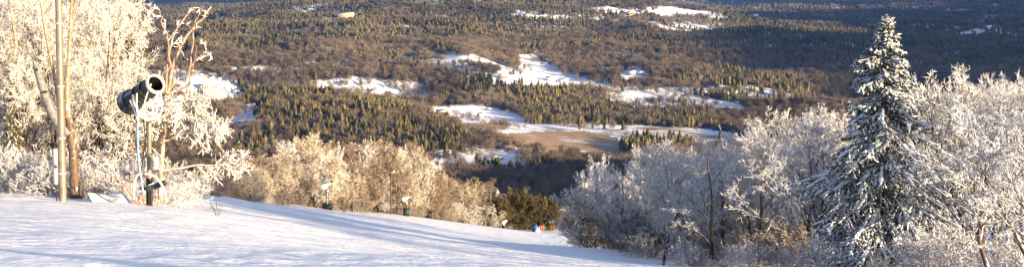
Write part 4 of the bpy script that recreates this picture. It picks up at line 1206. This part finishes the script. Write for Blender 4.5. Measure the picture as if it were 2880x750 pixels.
def named(nm, ty_):
    x = ng.nodes.new('GeometryNodeInputNamedAttribute'); x.data_type = ty_; x.inputs[0].default_value = nm; return x.outputs[0]
kid = named('kind_id', 'INT'); tn = named('turn', 'FLOAT_VECTOR'); sz = named('size', 'FLOAT_VECTOR')
for k_ in range(8):
    j2 = ng.nodes.new('GeometryNodeJoinGeometry')
    for o in first_use[k_]:
        oi = ng.nodes.new('GeometryNodeObjectInfo'); oi.inputs[0].default_value = o; oi.transform_space = 'ORIGINAL'
        ng.links.new(oi.outputs['Geometry'], j2.inputs[0])
    cmp_ = ng.nodes.new('FunctionNodeCompare'); cmp_.data_type = 'INT'; cmp_.operation = 'EQUAL'
    ng.links.new(kid, cmp_.inputs[2]); cmp_.inputs[3].default_value = k_
    ip = ng.nodes.new('GeometryNodeInstanceOnPoints')
    ng.links.new(gi.outputs[0], ip.inputs['Points']); ng.links.new(cmp_.outputs[0], ip.inputs['Selection'])
    ng.links.new(j2.outputs[0], ip.inputs['Instance']); ng.links.new(tn, ip.inputs['Rotation']); ng.links.new(sz, ip.inputs['Scale'])
    ng.links.new(ip.outputs[0], jn.inputs[0])
ng.links.new(jn.outputs[0], go.inputs[0])
md = wo_.modifiers.new('woods', 'NODES'); md.node_group = ng
print('woods instances', n_, 'singles', int(single.sum()))

# ---------------------------------------------------------------- trees along the run behind and right of the viewer
SH = [(31, 27, 7.5), (38, 31, 7), (44, 27, 8), (56, 44, 8.5), (64, 54, 8.5), (52, 33, 8), (26, -6, 6), (21, -12, 7)]
for i, (x, y, h_) in enumerate(SH):
    plant_tree(random.choice(NEAR) if i % 3 else MIDSPR[(i // 3) * 2 % 4], x, y, h_, 12 if i % 3 else 8, name='edge_tree',
               label='tree along the edge of the run, right of the view', group='trees beside the run out of view',
               parts=('trunk', 'crown') if i % 3 else ('trunk', 'needles', 'snow_load'), wide=1.1)

# unseen blockers shaped like clouds, added to shade parts of the valley
def shade_cloud(cxy, alt, sx, sy, sz_, seed):
    nu, nv = 64, 32; u = np.linspace(0, 2 * math.pi, nu, endpoint=False); v = np.linspace(0, math.pi, nv)
    U, Vv = np.meshgrid(u, v); X = np.cos(U) * np.sin(Vv); Y = np.sin(U) * np.sin(Vv); Z = np.cos(Vv)
    k_ = 1 + .35 * fbm(X * 2.3 + 5 + Z, Y * 2.3 + Z, seed, 4)
    P = np.stack([X * sx * k_, Y * sy * k_, Z * sz_ * k_], -1).reshape(-1, 3)
    F = [[i * nu + j, i * nu + (j + 1) % nu, (i + 1) * nu + (j + 1) % nu, (i + 1) * nu + j] for i in range(nv - 1) for j in range(nu)]
    o = obj('shade_cloud', mesh_np('shade_cloud', P, np.array(F), plain('shade_cloud_white', (.8, .8, .8), 1, .02, .001), smooth=True), loc=(cxy[0], cxy[1], alt))
    tag(o, 'unseen cloudlike blocker added to shade parts of the valley', 'shade_cloud', None, 'stuff')
def shade_cloud_for(gx, gy, alt, sx, sy, seed):
    t = alt / SUN_DIR[2]; shade_cloud((gx + SUN_DIR[0] * t, gy + SUN_DIR[1] * t), alt, sx, sy, 120, seed)
shade_cloud_for(1780, 3350, 1400, 1350, 1150, 5)
shade_cloud_for(2900, 5600, 1500, 1900, 1700, 8)
shade_cloud_for(3400, 9800, 1700, 2500, 2400, 6)
shade_cloud_for(-2600, 9500, 1700, 1400, 1500, 7)

# ---------------------------------------------------------------- haze
HZ = True
if HZ:
    zlo = float(GZ.min()) - 1.5; zhi = max(float(GZ.max()), ZC + 20) + 6
    m = MB(); m.box((0, 0, (zlo + zhi) / 2), (54000, 54000, zhi - zlo))
    hm = bpy.data.materials.new('haze'); hm.use_nodes = True; n = hm.node_tree; n.nodes.clear()
    o_ = n.nodes.new('ShaderNodeOutputMaterial'); v = n.nodes.new('ShaderNodeVolumePrincipled')
    v.inputs['Density'].default_value = 2.2e-5; v.inputs['Color'].default_value = (.16, .38, 1.0, 1); v.inputs['Anisotropy'].default_value = 0.0
    n.links.new(v.outputs[0], o_.inputs['Volume'])
    ho = m.build('haze', hm); ho['kind'] = 'stuff'
